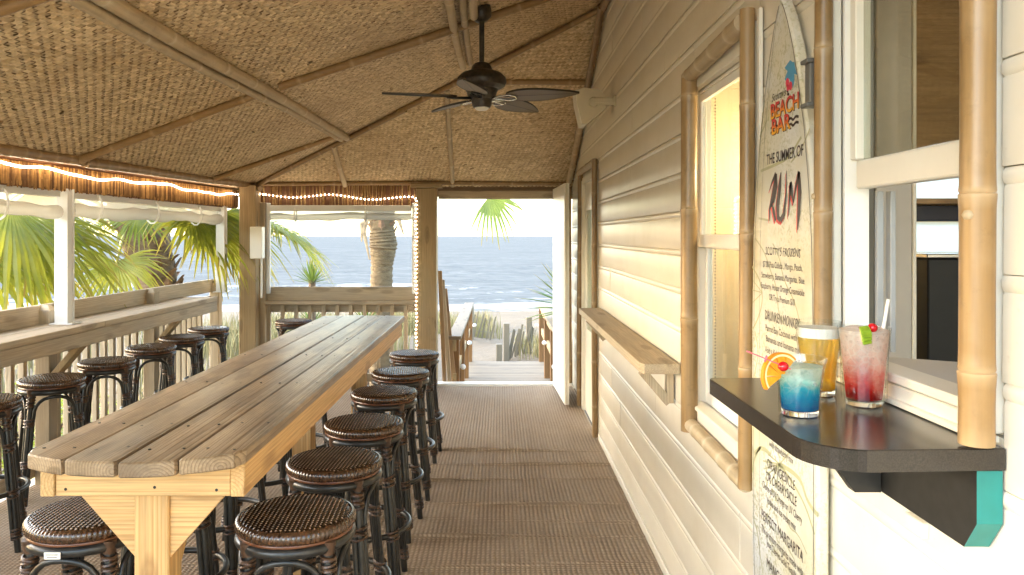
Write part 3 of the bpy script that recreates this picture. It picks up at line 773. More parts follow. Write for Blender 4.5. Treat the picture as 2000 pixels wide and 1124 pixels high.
# ------------------------------------------------------------------ plank table
tb_ = thing('plank_table', 'long plank bar table with rounded near end on square pine legs', 'table', (-.92, 3.6, 0))
XT0, WB, GAP, ZT = -1.195, .135, .003, 1.055
XM = XT0+(4*WB+3*GAP)/2; HWT = XM-XT0
def yend(x): u = (x-XM)/HWT; return 1.845+.085*abs(u)**2.2
def yfar(x): u = (x-XM)/HWT; return 5.26-.03*u*u
for i in range(4):
    x0 = XT0+i*(WB+GAP); x1 = x0+WB
    xs = [x0, x0+.004]+[x0+WB*k/8 for k in range(1, 8)]+[x1-.004, x1]
    mb = MB(); b_ = .004
    lo = [(x, yend(x)+(.010 if x in (x0, x1) else 0)) for x in xs]; hi = [(x, yfar(x)-(.006 if x in (x0, x1) else 0)) for x in xs[::-1]]
    if i == 0: lo[0] = (x0, lo[0][1]+.02); lo[1] = (x0+.012, lo[1][1]+.004)
    if i == 3: lo[-1] = (x1, lo[-1][1]+.02); lo[-2] = (x1-.012, lo[-2][1]+.004)
    pl = lo+hi; n = len(pl); cxm = (x0+x1)/2
    def ins(p, e): return (p[0]+(e if p[0] < cxm-.055 else -e if p[0] > cxm+.055 else 0), p[1]+(e if p[1] < 3.5 else -e))
    dz = [.0, .0012, -.0008, .0006][i]
    rings = [[(*ins(p, b_), ZT-.038+dz) for p in pl], [(*p, ZT-.034+dz) for p in pl], [(*p, ZT-b_+dz) for p in pl], [(*ins(p, b_), ZT+dz) for p in pl]]
    vs = [v for r_ in rings for v in r_]; fs = [tuple(range(n))[::-1], tuple(range(3*n, 4*n))]
    for k in range(3):
        for j in range(n): fs.append((k*n+j, k*n+(j+1) % n, (k+1)*n+(j+1) % n, (k+1)*n+j))
    obj('plank', mb.add(vs, fs), M['table_top'], tb_)
sc_ = MB(); g = random.Random(3)
for y in (1.97, 2.22, 2.85, 3.5, 4.1, 4.75, 5.15):
    for i in range(4):
        for dx in (.03, .105):
            x = XT0+i*(WB+GAP)+dx+g.uniform(-.006, .006); yy = y+g.uniform(-.02, .02)
            if yy > yend(x)+.04: sc_.lathe([(.0001, .0006), (.0042, .0006), (.0042, -.002)], 8, (x, yy, ZT+.0013), cap=False)
obj('screw', sc_, M['black'], tb_, kind='stuff')
ZA0, ZA1 = .927, ZT-.039
obj('apron', MB().box((XM, 2.003, (ZA0+ZA1)/2), (.452, .036, ZA1-ZA0), .002), M['pineX'], tb_)
obj('apron', MB().box((XM, 5.17, (ZA0+ZA1)/2), (.452, .036, ZA1-ZA0), .002), M['pineX'], tb_)
obj('side_apron', MB().box((XM-.2455, 3.585, (ZA0+ZA1)/2), (.036, 3.21, ZA1-ZA0), .002), M['pineY'], tb_)
obj('side_apron', MB().box((XM+.2455, 3.585, (ZA0+ZA1)/2), (.036, 3.21, ZA1-ZA0), .002), M['pineY'], tb_)
ns = MB()
for x, z in ((-.2, .945), (-.19, 1.005), (.03, .95), (.19, .943), (.2, 1.0)):
    ns.lathe([(.0001, .0008), (.004, .0008), (.004, -.002)], 8, (XM+x, 1.985, z), Matrix.Rotation(R(90), 3, 'X'), cap=False)
obj('screw', ns, M['black'], tb_, kind='stuff')
for y, tw in ((2.075, 1), (3.62, 0), (5.05, -1)):
    obj('leg', MB().box((XM, y, .464), (.09, .09, .926), .004), M['pineZ'], tb_)
    for s in (-1, 1):
        pl = [(.046, .745), (.046, .925), (.205, .925)]
        if tw: obj('brace', MB().prism([(u*s, v) for u, v in (pl if s > 0 else pl[::-1])], .038, lambda u, v, w: (XM+u, y+.005-w if tw > 0 else y-.005+w, v)), M['pineX'], tb_)
    obj('brace', MB().beam((XM, y+.05, .70), (XM, y+.24, .92), .038, .07, .003, up=(1, 0, 0)) if tw >= 0 else MB().beam((XM, y-.05, .70), (XM, y-.24, .92), .038, .07, .003, up=(1, 0, 0)), M['pineZ'], tb_)

# ------------------------------------------------------------------ woven bar stool, built once at the origin
GRP = 'dark woven cane bar stools'
st = thing('bar_stool', 'x', 'bar stool', (0, 0, 0), GRP)
ZS, RS = .76, .178
def seat_mesh():
    mb = MB(); pitch = .0094; sub = 4; h = pitch/sub; n = int(.166/h); idx = {}
    for i in range(-n, n+1):
        for j in range(-n, n+1):
            u, w = i*h, j*h; r = math.hypot(u, w)
            if r > .166: continue
            a = abs(math.sin(math.pi*i/sub)); b = abs(math.sin(math.pi*j/sub)); up = ((i//sub)+(j//sub)) % 2 == 0
            k = (a*b)**.7; z = k*(.0042 if up else .0007)
            dome = .004*(1-(r/.166)**2) - (.007*max(0, (r-.15)/.016)**2)
            idx[i, j] = len(mb.v); mb.v.append(((u-w)*.7071, (u+w)*.7071, ZS+dome+z)); mb.c.append(float(k if up else k*.3))
    for (i, j) in list(idx):
        q = [(i, j), (i+1, j), (i+1, j+1), (i, j+1)]
        if all(k in idx for k in q): mb.f.append(tuple(idx[k] for k in q))
    return mb
obj('seat', seat_mesh(), M['seattop'], st, smooth=180)
mb = MB(); n, m_ = 480, 9; ns_ = 80
for k in range(m_):
    t_ = k/(m_-1); a = R(75-150*t_)
    r0 = .160+.0185*math.cos(a); z = ZS-.0195+.0205*math.sin(a)
    for i in range(n):
        th_ = 2*math.pi*i/n; w = abs(math.sin(ns_/2*th_+t_*2.2))**.7
        mb.v.append(((r0+.0035*(w-.6))*math.cos(th_), (r0+.0035*(w-.6))*math.sin(th_), z)); mb.c.append(1.0)
for k in range(m_-1):
    for i in range(n): mb.f.append((k*n+i, (k+1)*n+i, (k+1)*n+(i+1) % n, k*n+(i+1) % n))
obj('seat_edge', mb, M['seat'], st, smooth=180)
circ = lambda r, z, n=36: [(r*math.cos(2*math.pi*i/n), r*math.sin(2*math.pi*i/n), z) for i in range(n)]
obj('piping', MB().tube(circ(.169, ZS-.041), .0045, 6, True), M['seatrim'], st, smooth=60)
obj('seat_ring', MB().tube(circ(.163, ZS-.061), .0165, 10, True), M['black_pole'], st, smooth=60)
obj('seat_base', MB().lathe([(.0001, ZS-.045), (.155, ZS-.045), (.155, ZS-.035)], 24, cap=False), M['black_pole'], st)
ZF = .30
obj('foot_ring', MB().tube(circ(.205, ZF, 40), .0125, 10, True), M['black_pole'], st, smooth=60)
def legpt(a, z, dr=0, da=0):
    r = .158+(ZS-.08-z)*.118+dr
    return Vector((r*math.cos(a)-da*math.sin(a), r*math.sin(a)+da*math.cos(a), z))
def bind(a, z, h, ex):
    mb = MB(); g = random.Random(int(z*1000)+int(a*10)); k = max(3, int(h/.0075))
    for i in range(k):
        zz = z-h/2+h*i/(k-1); c = legpt(a, zz, .002); M3 = Matrix.Rotation(a, 3, 'Z')
        pts = []
        for j in range(14):
            b_ = 2*math.pi*j/14; tl = g.uniform(-.002, .002) if j == 0 else tl
            p = M3 @ Vector((.0205*math.cos(b_), ex*math.sin(b_), 0)); pts.append(c+p+Vector((0, 0, .004*math.sin(b_+i*2.1))))
        mb.tube(pts, .0043, 5, True)
    return mb
for q in range(4):
    a = R(45+90*q)
    lg = obj('leg', MB().tube([legpt(a, ZS-.055, -.006), legpt(a, ZS-.12), legpt(a, .3), legpt(a, .004)], [.0175, .017, .0165, .0155], 10), M['black_pole'], st, smooth=60)
    for z, h, ex in ((ZS-.115, .05, .0205), (.53, .036, .030), (ZF, .034, .030), (.10, .04, .028)):
        obj('binding', bind(a, z, h, ex), M['binding'], lg, smooth=70)
    obj('binding', MB().tube([legpt(a, ZS-.078, -.0), legpt(a, ZS-.04, .012)], [.0225, .021], 8), M['binding'], lg, smooth=70)
    # bent cane arch: starts low beside one leg, bows under the seat, comes down beside the next
    a2 = a+R(90); mid = a+R(45); pts = []
    side = .021
    for z in (.07, .25, .42, .52): pts.append(legpt(a, z, -.002, side))
    A_, B_ = legpt(a, .56, -.002, side+.004), legpt(a2, .56, -.002, -side-.004)
    for i in range(1, 12):
        t_ = i/12; ang = math.pi*(1-t_); k = .5+.5*math.cos(ang)
        p = A_.lerp(B_, k); z = .56+.112*math.sin(ang)**.8
        rr = Vector((p.x, p.y, 0)); tgt = .172 if .2 < t_ < .8 else .18
        rr = rr*(1+(.5*max(0, tgt/rr.length-1))*math.sin(ang)); pts.append(Vector((rr.x, rr.y, z)))
    for z in (.52, .42, .25, .07): pts.append(legpt(a2, z, -.002, -side))
    obj('arch', MB().tube(pts, .0098, 8), M['black_pole'], st, smooth=60)
RNK = ['first', 'second', 'third', 'fourth', 'fifth', 'sixth']
aisle = [(-.617, 2.335, .06), (-.622, 2.90, -.05), (-.613, 3.48, .03), (-.625, 4.17, -.08), (-.614, 4.78, .1), (-.612, 5.53, -.03)]
LA = ['dark woven stool nearest the camera on the aisle side of the plank table', 'dark woven stool second along the aisle side of the plank table', 'dark woven stool third along the aisle side of the plank table',
      'dark woven stool fourth along the aisle side, beside the middle table leg', 'dark woven stool fifth along the aisle side of the plank table', 'dark woven stool at the far end of the aisle side, near the doorway']
for (x, y, r_), lb in zip(aisle, LA): dup(st, (x, y, 0), r_, lb)
LB = ['dark woven stool with a white maker tag, under the rounded table corner', 'dark woven stool under the table, second behind the tagged stool', 'dark woven stool under the table, third behind the tagged stool',
      'dark woven stool under the table, fourth behind the tagged stool', 'dark woven stool under the table, farthest behind the tagged stool']
for i, lb in enumerate(LB):
    s_ = dup(st, (-1.25-.04*(i > 0)+.02*math.sin(i*2), 2.35+.62*i, 0), [.0, .3, -.2, .15, -.1][i], lb)
    if i == 0:
        tg = MB().box((-1.262, 2.35-.1815, ZS-.064), (.047, .003, .020), .0012); to = obj('maker_tag', tg, M['white'], s_)
        ln = MB()
        for zz, w in ((.0035, .034), (-.003, .028)): ln.box((-1.262, 2.35-.1833, ZS-.064+zz), (w, .0006, .0022), 0)
        obj('print', ln, M['grey'], to)
LC = ['dark woven stool cut by the left photo edge, tucked under the counter', 'dark woven stool at the counter just behind the rounded table corner', 'dark woven stool third from the near end under the side counter',
      'dark woven stool fourth from the near end under the side counter', 'dark woven stool fifth along the side counter, next to last', 'dark woven stool last along the side counter, near the corner post']
for (y, r_), lb in zip(((3.94, .5), (4.56, .62), (5.2, .4), (5.86, .55), (6.43, .2), (7.02, .35)), LC): dup(st, (-2.655, y, 0), r_, lb)
st.location = (-2.05, 7.66, 0); st.rotation_euler = (0, 0, .3); st['label'] = 'dark woven stool alone in front of the back railing'

# ------------------------------------------------------------------ ceiling fan
FX, FY = -.105, 4.62
fan = thing('ceiling_fan', 'black ceiling fan with five woven leaf shaped blades', 'ceiling fan', (FX, FY, 3.0))
zc_ = zL(FX, FY)
obj('canopy', MB().lathe([(.0001, .085), (.062, .085), (.066, .05), (.06, .012), (.034, -.012), (.018, -.016)], 28, (FX, FY, zc_-.075), Matrix.Rotation(R(-8), 3, 'Y'), cap=False), M['fanrust'], fan, smooth=40)
obj('down_rod', MB().tube([(FX, FY, zc_-.07), (FX, FY, 2.60)], .0155, 12), M['fanrust'], fan, smooth=60)
ZB = 2.44
obj('motor', MB().lathe([(.018, .205), (.045, .195), (.06, .175), (.066, .155), (.12, .135), (.145, .11), (.15, .085), (.14, .06), (.115, .045), (.10, .04), (.09, .02), (.085, .0), (.062, -.02), (.058, -.055), (.05, -.07), (.0001, -.072)], 36, (FX, FY, ZB+.0), cap=False), M['fanrust'], fan, smooth=35)
obj('hub_cap', MB().lathe([(.0001, -.012), (.03, -.010), (.042, 0.0), (.042, .012)], 24, (FX, FY, ZB-.075), cap=False), M['white'], fan, smooth=40)
m, t, b = newmat('woven_blade'); v = ocoord(t, False)
at = N(t, 'ShaderNodeAttribute'); at.attribute_name = 'Col'
L(t, mix(t, at.outputs['Fac'], (.03, .022, .014), (.24, .19, .13)), b.inputs['Base Color']); b.inputs['Roughness'].default_value = .4; M['blade'] = m
for k, ang in enumerate((-19, 53, 125, 197, 262)):
    a = R(ang); Rz = Matrix.Rotation(a, 3, 'Z') @ Matrix.Rotation(R(-13), 3, 'X') @ Matrix.Rotation(R(1), 3, 'Y')
    T = Matrix.Translation((FX, FY, ZB-.005)) @ Rz.to_4x4()
    mb = MB(); nx, ny = 60, 22; x0, x1 = .155, .60
    def hw(u): return .088*max(0, math.sin(math.pi*min(1, (u**.72))*.97+.09))**.75*(1-.12*u)
    for side in (0, 1):
        o = len(mb.v)
        for i in range(nx+1):
            u = i/nx; w = max(.004, hw(u))
            for j in range(ny+1):
                v_ = -1+2*j/ny; x = x0+(x1-x0)*u; y = v_*w
                ck = ((i+j) % 2)
                z = (-.003 if side else .003)+(.002*ck*(-1 if side else 1)) + .006*(1-abs(v_))*.0
                rim = abs(v_) > .93 or abs(v_) < .06
                if rim: z = (-.006 if side else .006)
                q = T @ Vector((x, y, z)); mb.v.append(tuple(q)); mb.c.append(0.0 if rim else float(ck)*.9+.05)
        for i in range(nx):
            for j in range(ny):
                f = (o+i*(ny+1)+j, o+(i+1)*(ny+1)+j, o+(i+1)*(ny+1)+j+1, o+i*(ny+1)+j+1); mb.f.append(f[::-1] if side else f)
    N1 = (nx+1)*(ny+1)
    for i in range(nx):
        for j in (0, ny):
            mb.f.append((i*(ny+1)+j, (i+1)*(ny+1)+j, N1+(i+1)*(ny+1)+j, N1+i*(ny+1)+j))
    bl = obj('blade', mb, M['blade'], fan, smooth=40)
    ir = MB()
    ir.add([], [])
    loop = [T @ Vector(p) for p in ((.06, .0, -.012), (.12, .026, -.012), (.18, .036, -.012), (.215, .018, -.011), (.215, -.018, -.011), (.18, -.036, -.012), (.12, -.026, -.012))]
    ir.tube(loop, .0055, 6, True); ir.tube([T @ Vector(p) for p in ((.05, 0, -.006), (.16, 0, -.010), (.21, 0, -.010))], .007, 6)
    obj('blade_arm', ir, M['chrome'] if k in (0, 1, 2) else M['black'], bl, smooth=60)

# ------------------------------------------------------------------ wall speaker
sp = thing('wall_speaker', 'cream wedge shaped loudspeaker on a wall bracket above the side door', 'speaker', (XW, 5.3, 2.5))
pl = [(.0, .0), (.035, -.145), (.06, -.15), (.19, -.045), (.21, .03), (.15, .085), (.05, .10), (.0, .085)]
o_ = Vector((.525, 5.18, 2.50))
obj('cabinet', MB().prism(pl, .20, lambda u, v, w: (o_.x+u, o_.y+w, o_.z+v)), M['beige'], sp)
obj('grille', MB().prism([(-.012, .08), (-.004, -.0), (.03, -.15), (.037, -.147), (.003, .0), (-.002, .086)], .188, lambda u, v, w: (o_.x+u, o_.y+.006+w, o_.z+v)), M['trimcream'], sp)
obj('pivot', MB().lathe([(.0001, 0), (.028, 0), (.033, .006), (.033, .03)], 20, (.635, 5.15, 2.50), Matrix.Rotation(R(-90), 3, 'X'), cap=False), M['beige'], sp, smooth=40)
obj('bracket', MB().box((.705, 5.165, 2.505), (.145, .03, .05), .004).box((.705, 5.148, 2.505), (.14, .006, .03), .002).box((.774, 5.165, 2.505), (.014, .06, .075), .003), M['beige'], sp)

# ------------------------------------------------------------------ plank drink shelf on the wall
ws = thing('plank_shelf', 'weathered thick plank drink shelf on the cream clapboard wall', 'shelf', (.7, 4.5, 1.02))
poly = [(.606, 3.285+.045), (.618, 3.27), (.768, 3.27), (.768, 5.82), (.606, 5.82)]
obj('plank', MB().prism(poly, .042, lambda u, v, w: (u, v, 1.011+w)), M['grey_woodY'], ws)
for y in (3.42, 5.5):
    obj('brace', MB().beam((.635, y, .999), (.755, y, .859), .038, .04, .002, up=(0, 1, 0)), M['grey_woodZ'], ws)
    obj('cleat', MB().box((.757, y, .934), (.03, .05, .15), .002), M['grey_woodZ'], ws)

# ------------------------------------------------------------------ open white door leaf at the beach doorway
od = thing('open_door', 'plain white door leaf standing open at the beach doorway', 'door', (.6, 8.1, 0))
p0, p1 = Vector((.588, 8.10, 0)), Vector((.628, 7.13, 0)); d = (p1-p0).normalized(); s_ = Vector((-d.y, d.x, 0))
obj('leaf', MB().beam((p0.x, p0.y, 1.06), (p1.x, p1.y, 1.06), .046, 2.06, .003), M['white'], od)
obj('edge_strip', MB().beam((p1.x-.003, p1.y-.001, 1.06), (p1.x+.0005, p1.y-.005, 1.06), .038, 2.05, .001), M['trimcream'], od)
# narrow return of siding boards beside the side door is part of the clapboard wall; side door itself:
sd = thing('side_door', 'narrow cream side door with bamboo trim in the clapboard wall', 'door', (XW, 6.6, 0))
obj('slab', MB().box((XW+.03, 6.59, 1.04), (.04, .92, 2.07), .003), M['trimcream'], sd)
fr = MB().box((XW-.004, 6.10, 1.055), (.03, .07, 2.11), .003).box((XW-.004, 7.08, 1.055), (.03, .07, 2.11), .003).box((XW-.004, 6.59, 2.10), (.03, .91, .06), .003)
obj('casing', fr, M['trimcream'], sd)
fr = MB()
for c, dd in (((6.32, 1.3), (.03, 1.1)), ((6.86, 1.3), (.03, 1.1)), ((6.59, .76), (.51, .03)), ((6.59, 1.84), (.51, .03))): fr.box((XW+.008, c[0], c[1]), (.014, *dd), .003)
obj('pane_frame', fr, M['trimcream'], sd)
obj('pane', MB().box((XW+.012, 6.59, 1.3), (.004, .51, 1.05), .0), pane_mat('door_glass', (.62, .68, .58), .2), sd)
for z in (.28, 1.05, 1.82):
    obj('hinge', MB().box((XW-.022, 6.155, z), (.010, .03, .10), .002).tube([(XW-.026, 6.15, z-.055), (XW-.026, 6.15, z+.055)], .007, 8), M['black'], sd)
obj('bamboo_trim', bamboo(MB(), (XW-.03, 6.03, .02), (XW-.03, 6.03, 2.20), .024, .45, 12, 31), M['bambooZ'], sd, smooth=50)
obj('bamboo_trim', bamboo(MB(), (XW-.03, 7.15, .02), (XW-.03, 7.15, 2.18), .026, .45, 12, 32), M['bambooZ'], sd, smooth=50)
obj('bamboo_trim', bamboo(MB(), (XW-.034, 6.02, 2.18), (XW-.034, 7.16, 2.18), .03, .3, 12, 33), M['oldbambooY'], sd, smooth=50)
obj('bamboo_corner', bamboo(MB(), (XW-.03, 8.2, .02), (XW-.03, 8.2, 2.1), .026, .45, 12, 34), M['bambooZ'], wall, smooth=50)
# ------------------------------------------------------------------ lit window with bamboo trim
pg = pane_mat('window_glass', (.97, .98, .95), .10)
lw = thing('lit_window', 'sash window glowing warm inside a bamboo frame on the clapboard wall', 'window', (XW, 2.65, 1.5))
def frame4(mb, x, dx, y0, y1, z0, z1, w, wt=None, wb=None):
    wt = wt or w; wb = wb or w
    mb.box((x, y0+w/2, (z0+z1)/2), (dx, w, z1-z0), .002); mb.box((x, y1-w/2, (z0+z1)/2), (dx, w, z1-z0), .002)
    mb.box((x, (y0+y1)/2, z1-wt/2), (dx, y1-y0-2*w-.001, wt), .002); mb.box((x, (y0+y1)/2, z0+wb/2), (dx, y1-y0-2*w-.001, wb), .002); return mb
obj('casing', frame4(MB(), XW-.004, .03, 2.297, 3.082, .845, 2.245, .04, .072, .08), M['trimcream'], lw)
obj('jamb', frame4(MB(), XW+.035, .05, 2.338, 3.052, .93, 2.17, .012), M['white'], lw)
obj('upper_sash', frame4(MB(), XW+.022, .022, 2.352, 3.038, 1.555, 2.155, .024, .03, .05), M['white'], lw)
obj('lower_sash', frame4(MB(), XW+.046, .022, 2.352, 3.038, .945, 1.585, .028, .035, .045), M['whitemetal'], lw)
obj('pane', MB().box((XW+.022, 2.695, 1.86), (.004, .636, .52), 0), pg, lw)
obj('pane', MB().box((XW+.046, 2.695, 1.27), (.004, .628, .56), 0), pg, lw)
obj('sill', MB().box((XW+.0, 2.695, .938), (.06, .70, .016), .004), M['trimcream'], lw)
ch = MB()
for i in range(95): ch.ball((XW+.064, 3.0, .96+.0125*i), .0035, 6)
obj('blind_chain', ch, M['black'], lw, kind='stuff')
obj('bamboo_trim', bamboo(MB(), (XW-.042, 2.975, .845), (XW-.042, 2.975, 2.21), .0335, .55, 16, 41), M['bambooZ'], lw, smooth=50)
obj('bamboo_trim', bamboo(MB(), (XW-.045, 2.285, .85), (XW-.045, 2.285, 2.275), .0235, .46, 16, 42), M['bambooZ'], lw, smooth=50)
obj('bamboo_trim', bamboo(MB(), (XW-.044, 2.30, 2.235), (XW-.044, 3.0, 2.215), .030, .17, 16, 43), M['oldbambooY'], lw, smooth=50)
obj('bamboo_trim', bamboo(MB(), (XW-.044, 2.30, .862), (XW-.044, 2.97, .872), .028, .15, 16, 45), M['oldbambooY'], lw, smooth=50)
obj('corner_strip', MB().box((XW-.012, 2.262, 1.55), (.012, .022, 1.44), .002), M['white'], lw)

# ------------------------------------------------------------------ serving window
sw = thing('serving_window', 'open serving window with white sashes and thick bamboo side poles', 'window', (XW, 1.5, 1.9))
cs = MB()
for y, w in ((1.80, .06), (1.7625, .013), (1.222, .05), (1.2475, .008)):
    cs.box((XW-.006, y, 2.04), (.034 if w > .02 else .022, w-.002, 1.50), .003)
obj('casing', cs, M['trimcream'], sw)
fl = MB()
for y in (1.787, 1.80, 1.813): fl.tube([(XW-.024, y, 1.30), (XW-.024, y, 2.78)], .004, 6)
obj('fluting', fl, M['trimcream'], sw, smooth=60)
obj('jamb', MB().box((XW+.03, 1.744, 2.02), (.055, .012, 1.38), .001).box((XW+.03, 1.256, 2.02), (.055, .012, 1.38), .001).box((XW+.03, 1.5, 2.69), (.055, .47, .018), .001), M['white'], sw)
us = MB().box((XW+.03, 1.722, 2.22), (.035, .028, .90), .003).box((XW+.03, 1.279, 2.22), (.035, .028, .90), .003).box((XW+.03, 1.5, 1.735), (.035, .414, .062), .004).box((XW+.03, 1.5, 2.65), (.035, .414, .05), .004)
obj('upper_sash', us, M['trimcream'], sw)
obj('pane', MB().box((XW+.032, 1.5, 2.20), (.004, .414, .86), 0), pane_mat('smoky_glass', (.80, .80, .74), .13), sw)
obj('sill', MB().box((XW+.012, 1.5, 1.325), (.07, .47, .018), .003).box((XW-.004, 1.5, 1.297), (.022, .56, .030), .003).box((XW-.012, 1.5, 1.281), (.03, .60, .011), .002), M['trimcream'], sw)
M['track'] = plain('track_grey', (.30, .31, .32), .3)
obj('track', MB().box((XW+.075, 1.728, 1.52), (.014, .014, .36), .001).box((XW+.10, 1.725, 1.52), (.012, .02, .36), .001), M['track'], sw)
obj('bamboo_pole', bamboo(MB(), (XW-.045, 1.182, 1.279), (XW-.045, 1.182, 2.70), .0255, .34, 20, 52, .002), M['bambooZ'], sw, smooth=50)
obj('bamboo_pole', bamboo(MB(), (XW-.043, 1.742, 1.277), (XW-.043, 1.742, 2.70), .0205, .34, 18, 51, .002), M['bambooZ'], sw, smooth=50)
kb = MB().ball((XW-.062, 1.176, 1.632), .012, 8, (.7, 1, .8)); obj('bamboo_bud', kb, M['oldbambooZ'], sw, smooth=80)
kb = MB().ball((XW-.062, 1.750, 1.69), .010, 8, (.7, 1, .8)); obj('bamboo_bud', kb, M['oldbambooZ'], sw, smooth=80)
hk = MB().box((.728, 1.79, 1.955), (.02, .03, .095), .003).box((.724, 1.79, 2.006), (.03, .04, .010), .002).box((.724, 1.79, 1.904), (.03, .04, .010), .002)
tag(obj('grey_latch', hk, M['grey']), 'small grey latch between the surfboard sign and bamboo pole', 'latch')
hk = MB().box((.745, 1.85, 2.215), (.03, .03, .02), .003).tube([(.735, 1.84, 2.21), (.72, 1.83, 2.20), (.72, 1.83, 2.225)], .004, 6)
tag(obj('wall_hook', hk, M['chrome']), 'small metal hook on the wall by the surfboard tip', 'hook')

# ------------------------------------------------------------------ inside of the bar: only what the two windows show
M['wallpaper'] = plain('warm_interior_paint', (.74, .63, .45), .6, .06, 3)
M['panelling'] = wood('interior_panelling', (.42, .28, .15), (.25, .15, .075), 'X', 12, .35)
M['darkceil'] = wood('dark_ceiling_boards', (.22, .17, .11), (.11, .08, .05), 'X', 14, .45)
room = thing('bar_room', 'inside of the bar seen through the two windows', 'room', (2, 2, 0))
X0, X1 = XW+.062, 3.6
obj('floor', MB().box(((X0+X1)/2, 1.0, .0), (X1-X0, 6.2, .04), 0), M['grey'], room)
cl = MB().box(((X0+X1)/2, 1.0, 2.75), (X1-X0, 6.2, .04), 0); obj('ceiling', cl, M['darkceil'], room)
sheet_h = [('h', 1.66, 2.6, 1.735, 1.86), ('h', 1.66, 2.6, 1.53, 1.66)]
bw = MB()
def sheetY(mb, xa, xb, za, zb, holes, y0, y1):
    tmp = MB(); sheet(tmp, xa, xb, za, zb, holes, y0, y1)
    mb.add([(p[1], p[0], p[2]) for p in tmp.v], [f[::-1] for f in tmp.f]); return mb
obj('partition', sheetY(MB(), X0, X1, .0, 2.75, sheet_h, 3.30, 3.36), M['wallpaper'], room)
obj('far_wall', MB().box((X1+.03, .2, 1.38), (.06, 6.2, 2.7), 0), M['wallpaper'], room)
obj('panelling', MB().box((2.6, 3.285, 2.25), (2.0, .02, .76), .002), M['panelling'], room)
obj('window_bar', MB().box((1.76, 3.30, 1.80), (.03, .05, .125), .002).box((2.1, 3.30, 1.80), (.03, .05, .125), .002), M['trimcream'], room)
m, t, b = newmat('frosted_pane'); tl = N(t, 'ShaderNodeBsdfTranslucent'); tl.inputs[0].default_value = (.95, .95, .93, 1)
L(t, tl.outputs[0], t.nodes['Material Output'].inputs[0])
obj('frosted_pane', MB().box((2.13, 3.325, 1.595), (.93, .004, .128), 0), m, room)
obj('frosted_pane', MB().box((2.13, 3.335, 1.797), (.93, .004, .123), 0), m, room)
obj('shelf_board', MB().box((2.15, 3.20, 1.742), (1.0, .14, .022), .002), M['panelling'], room)
obj('navy_band', MB().box((2.15, 3.25, 1.695), (1.0, .06, .066), .004), plain('navy_paint', (.006, .008, .028), .3), room)
M['offwhite'] = plain('grey_white_laminate', (.50, .48, .46), .4, .05, 6)
M['soot'] = plain('black_panel', (.008, .008, .008), .5, .2)
cab = thing('tall_cabinet', 'pale grey upright cabinet side seen just inside the serving window', 'cabinet', (1.3, 2.9, 0))
obj('side', MB().box((1.492, 3.04, 1.375), (.134, .28, 2.72), .003), M['offwhite'], cab)
obj('edge_trim', MB().box((1.567, 2.905, 1.375), (.014, .02, 2.72), .002), M['white'], cab)
obj('filler', MB().box((1.322, 2.96, 1.375), (.20, .10, 2.70), .002), M['grey'], cab)
fz = thing('black_cooler', 'black cooler front behind the serving window counter', 'cooler', (2.1, 3.1, 0))
obj('body', MB().box((2.16, 3.13, .76), (.96, .24, 1.50), .006), M['soot'], fz)
obj('chrome_edge', MB().box((2.16, 3.13, 1.521), (.97, .25, .016), .003), M['chrome'], fz)
ctr = MB().prism([(X0+.012, .6), (1.9, .7), (1.9, 1.55), (1.3, 1.66), (1.08, 1.71), (.96, 1.78), (X0+.012, 1.84)], .03, lambda u, v, w: (u, v, 1.285+w))
tag(obj('inner_counter', ctr, M['offwhite']), 'pale inside counter with a curved edge behind the serving window', 'counter')
fr_ = thing('wall_picture', 'small framed picture high on the panelled wall inside', 'picture', (1.9, 3.27, 2.1))
obj('frame', MB().box((2.02, 3.265, 2.02), (.12, .02, .20), .003), M['black'], fr_)
obj('print', MB().box((2.035, 3.252, 2.02), (.08, .004, .17), 0), plain('dull_green_print', (.28, .30, .20), .5, .4, 20), fr_)
lt = thing('wall_lamp', 'lit lamp inside glowing behind the bamboo framed window', 'lamp', (1.12, 3.1, 1.95))
obj('shade', MB().lathe([(.03, .06), (.045, .0), (.055, -.07)], 20, (1.36, 3.14, 2.0), cap=False), emit('lamp_shade_glow', (1, .78, .42), 5), lt, smooth=60)
obj('arm', MB().tube([(1.36, 3.29, 2.02), (1.36, 3.14, 2.06), (1.36, 3.14, 2.04)], .008, 6), M['black'], lt)
ll = bpy.data.lights.new('indoor_light', 'POINT'); ll.energy = 1.7; ll.color = (1, .80, .50); ll.shadow_soft_size = .06
lo_ = bpy.data.objects.new('indoor_light', ll); COL.objects.link(lo_); lo_.location = (1.16, 2.98, 1.86)
fill_light = bpy.data.lights.new('indoor_light', 'POINT'); fill_light.energy = 2.5; fill_light.color = (1, .86, .66); fill_light.shadow_soft_size = .12  # added fill with no fixture, keeps the bar inside from going dark
fill_light_obj = bpy.data.objects.new('indoor_light', fill_light); COL.objects.link(fill_light_obj); fill_light_obj.location = (2.3, 1.4, 2.5)

# ------------------------------------------------------------------ surfboard menu sign
sf = thing('surfboard_sign', 'pale surfboard drink menu sign hung between the two windows', 'sign', (.75, 2.02, 1.1))
YB, ZTIP = 2.025, 2.222
HW = [(0, .004), (.012, .016), (.03, .031), (.06, .052), (.10, .074), (.143, .095), (.22, .126), (.35, .172), (.5, .203), (.63, .221), (.8, .229), (1.1, .234), (1.5, .232), (1.9, .205), (2.1, .165), (2.19, .11)]
def hwb(d): return lerp_tab(HW, d)
m, t, b = newmat('surfboard_face'); v = ocoord(t, False)
sp_ = noise(t, v, 95, 3, .7); bg_ = noise(t, v, 3.2, 5, .6)
cc_ = ramp(t, bg_, [(.35, (.62, .57, .40)), (.5, (.66, .64, .55)), (.66, (.70, .71, .70))])
dots = math_(t, 'MULTIPLY', ramp(t, sp_, [(.52, 0), (.60, 1)]), ramp(t, noise(t, v, 4.1, 3), [(.4, .0), (.62, .75)]))
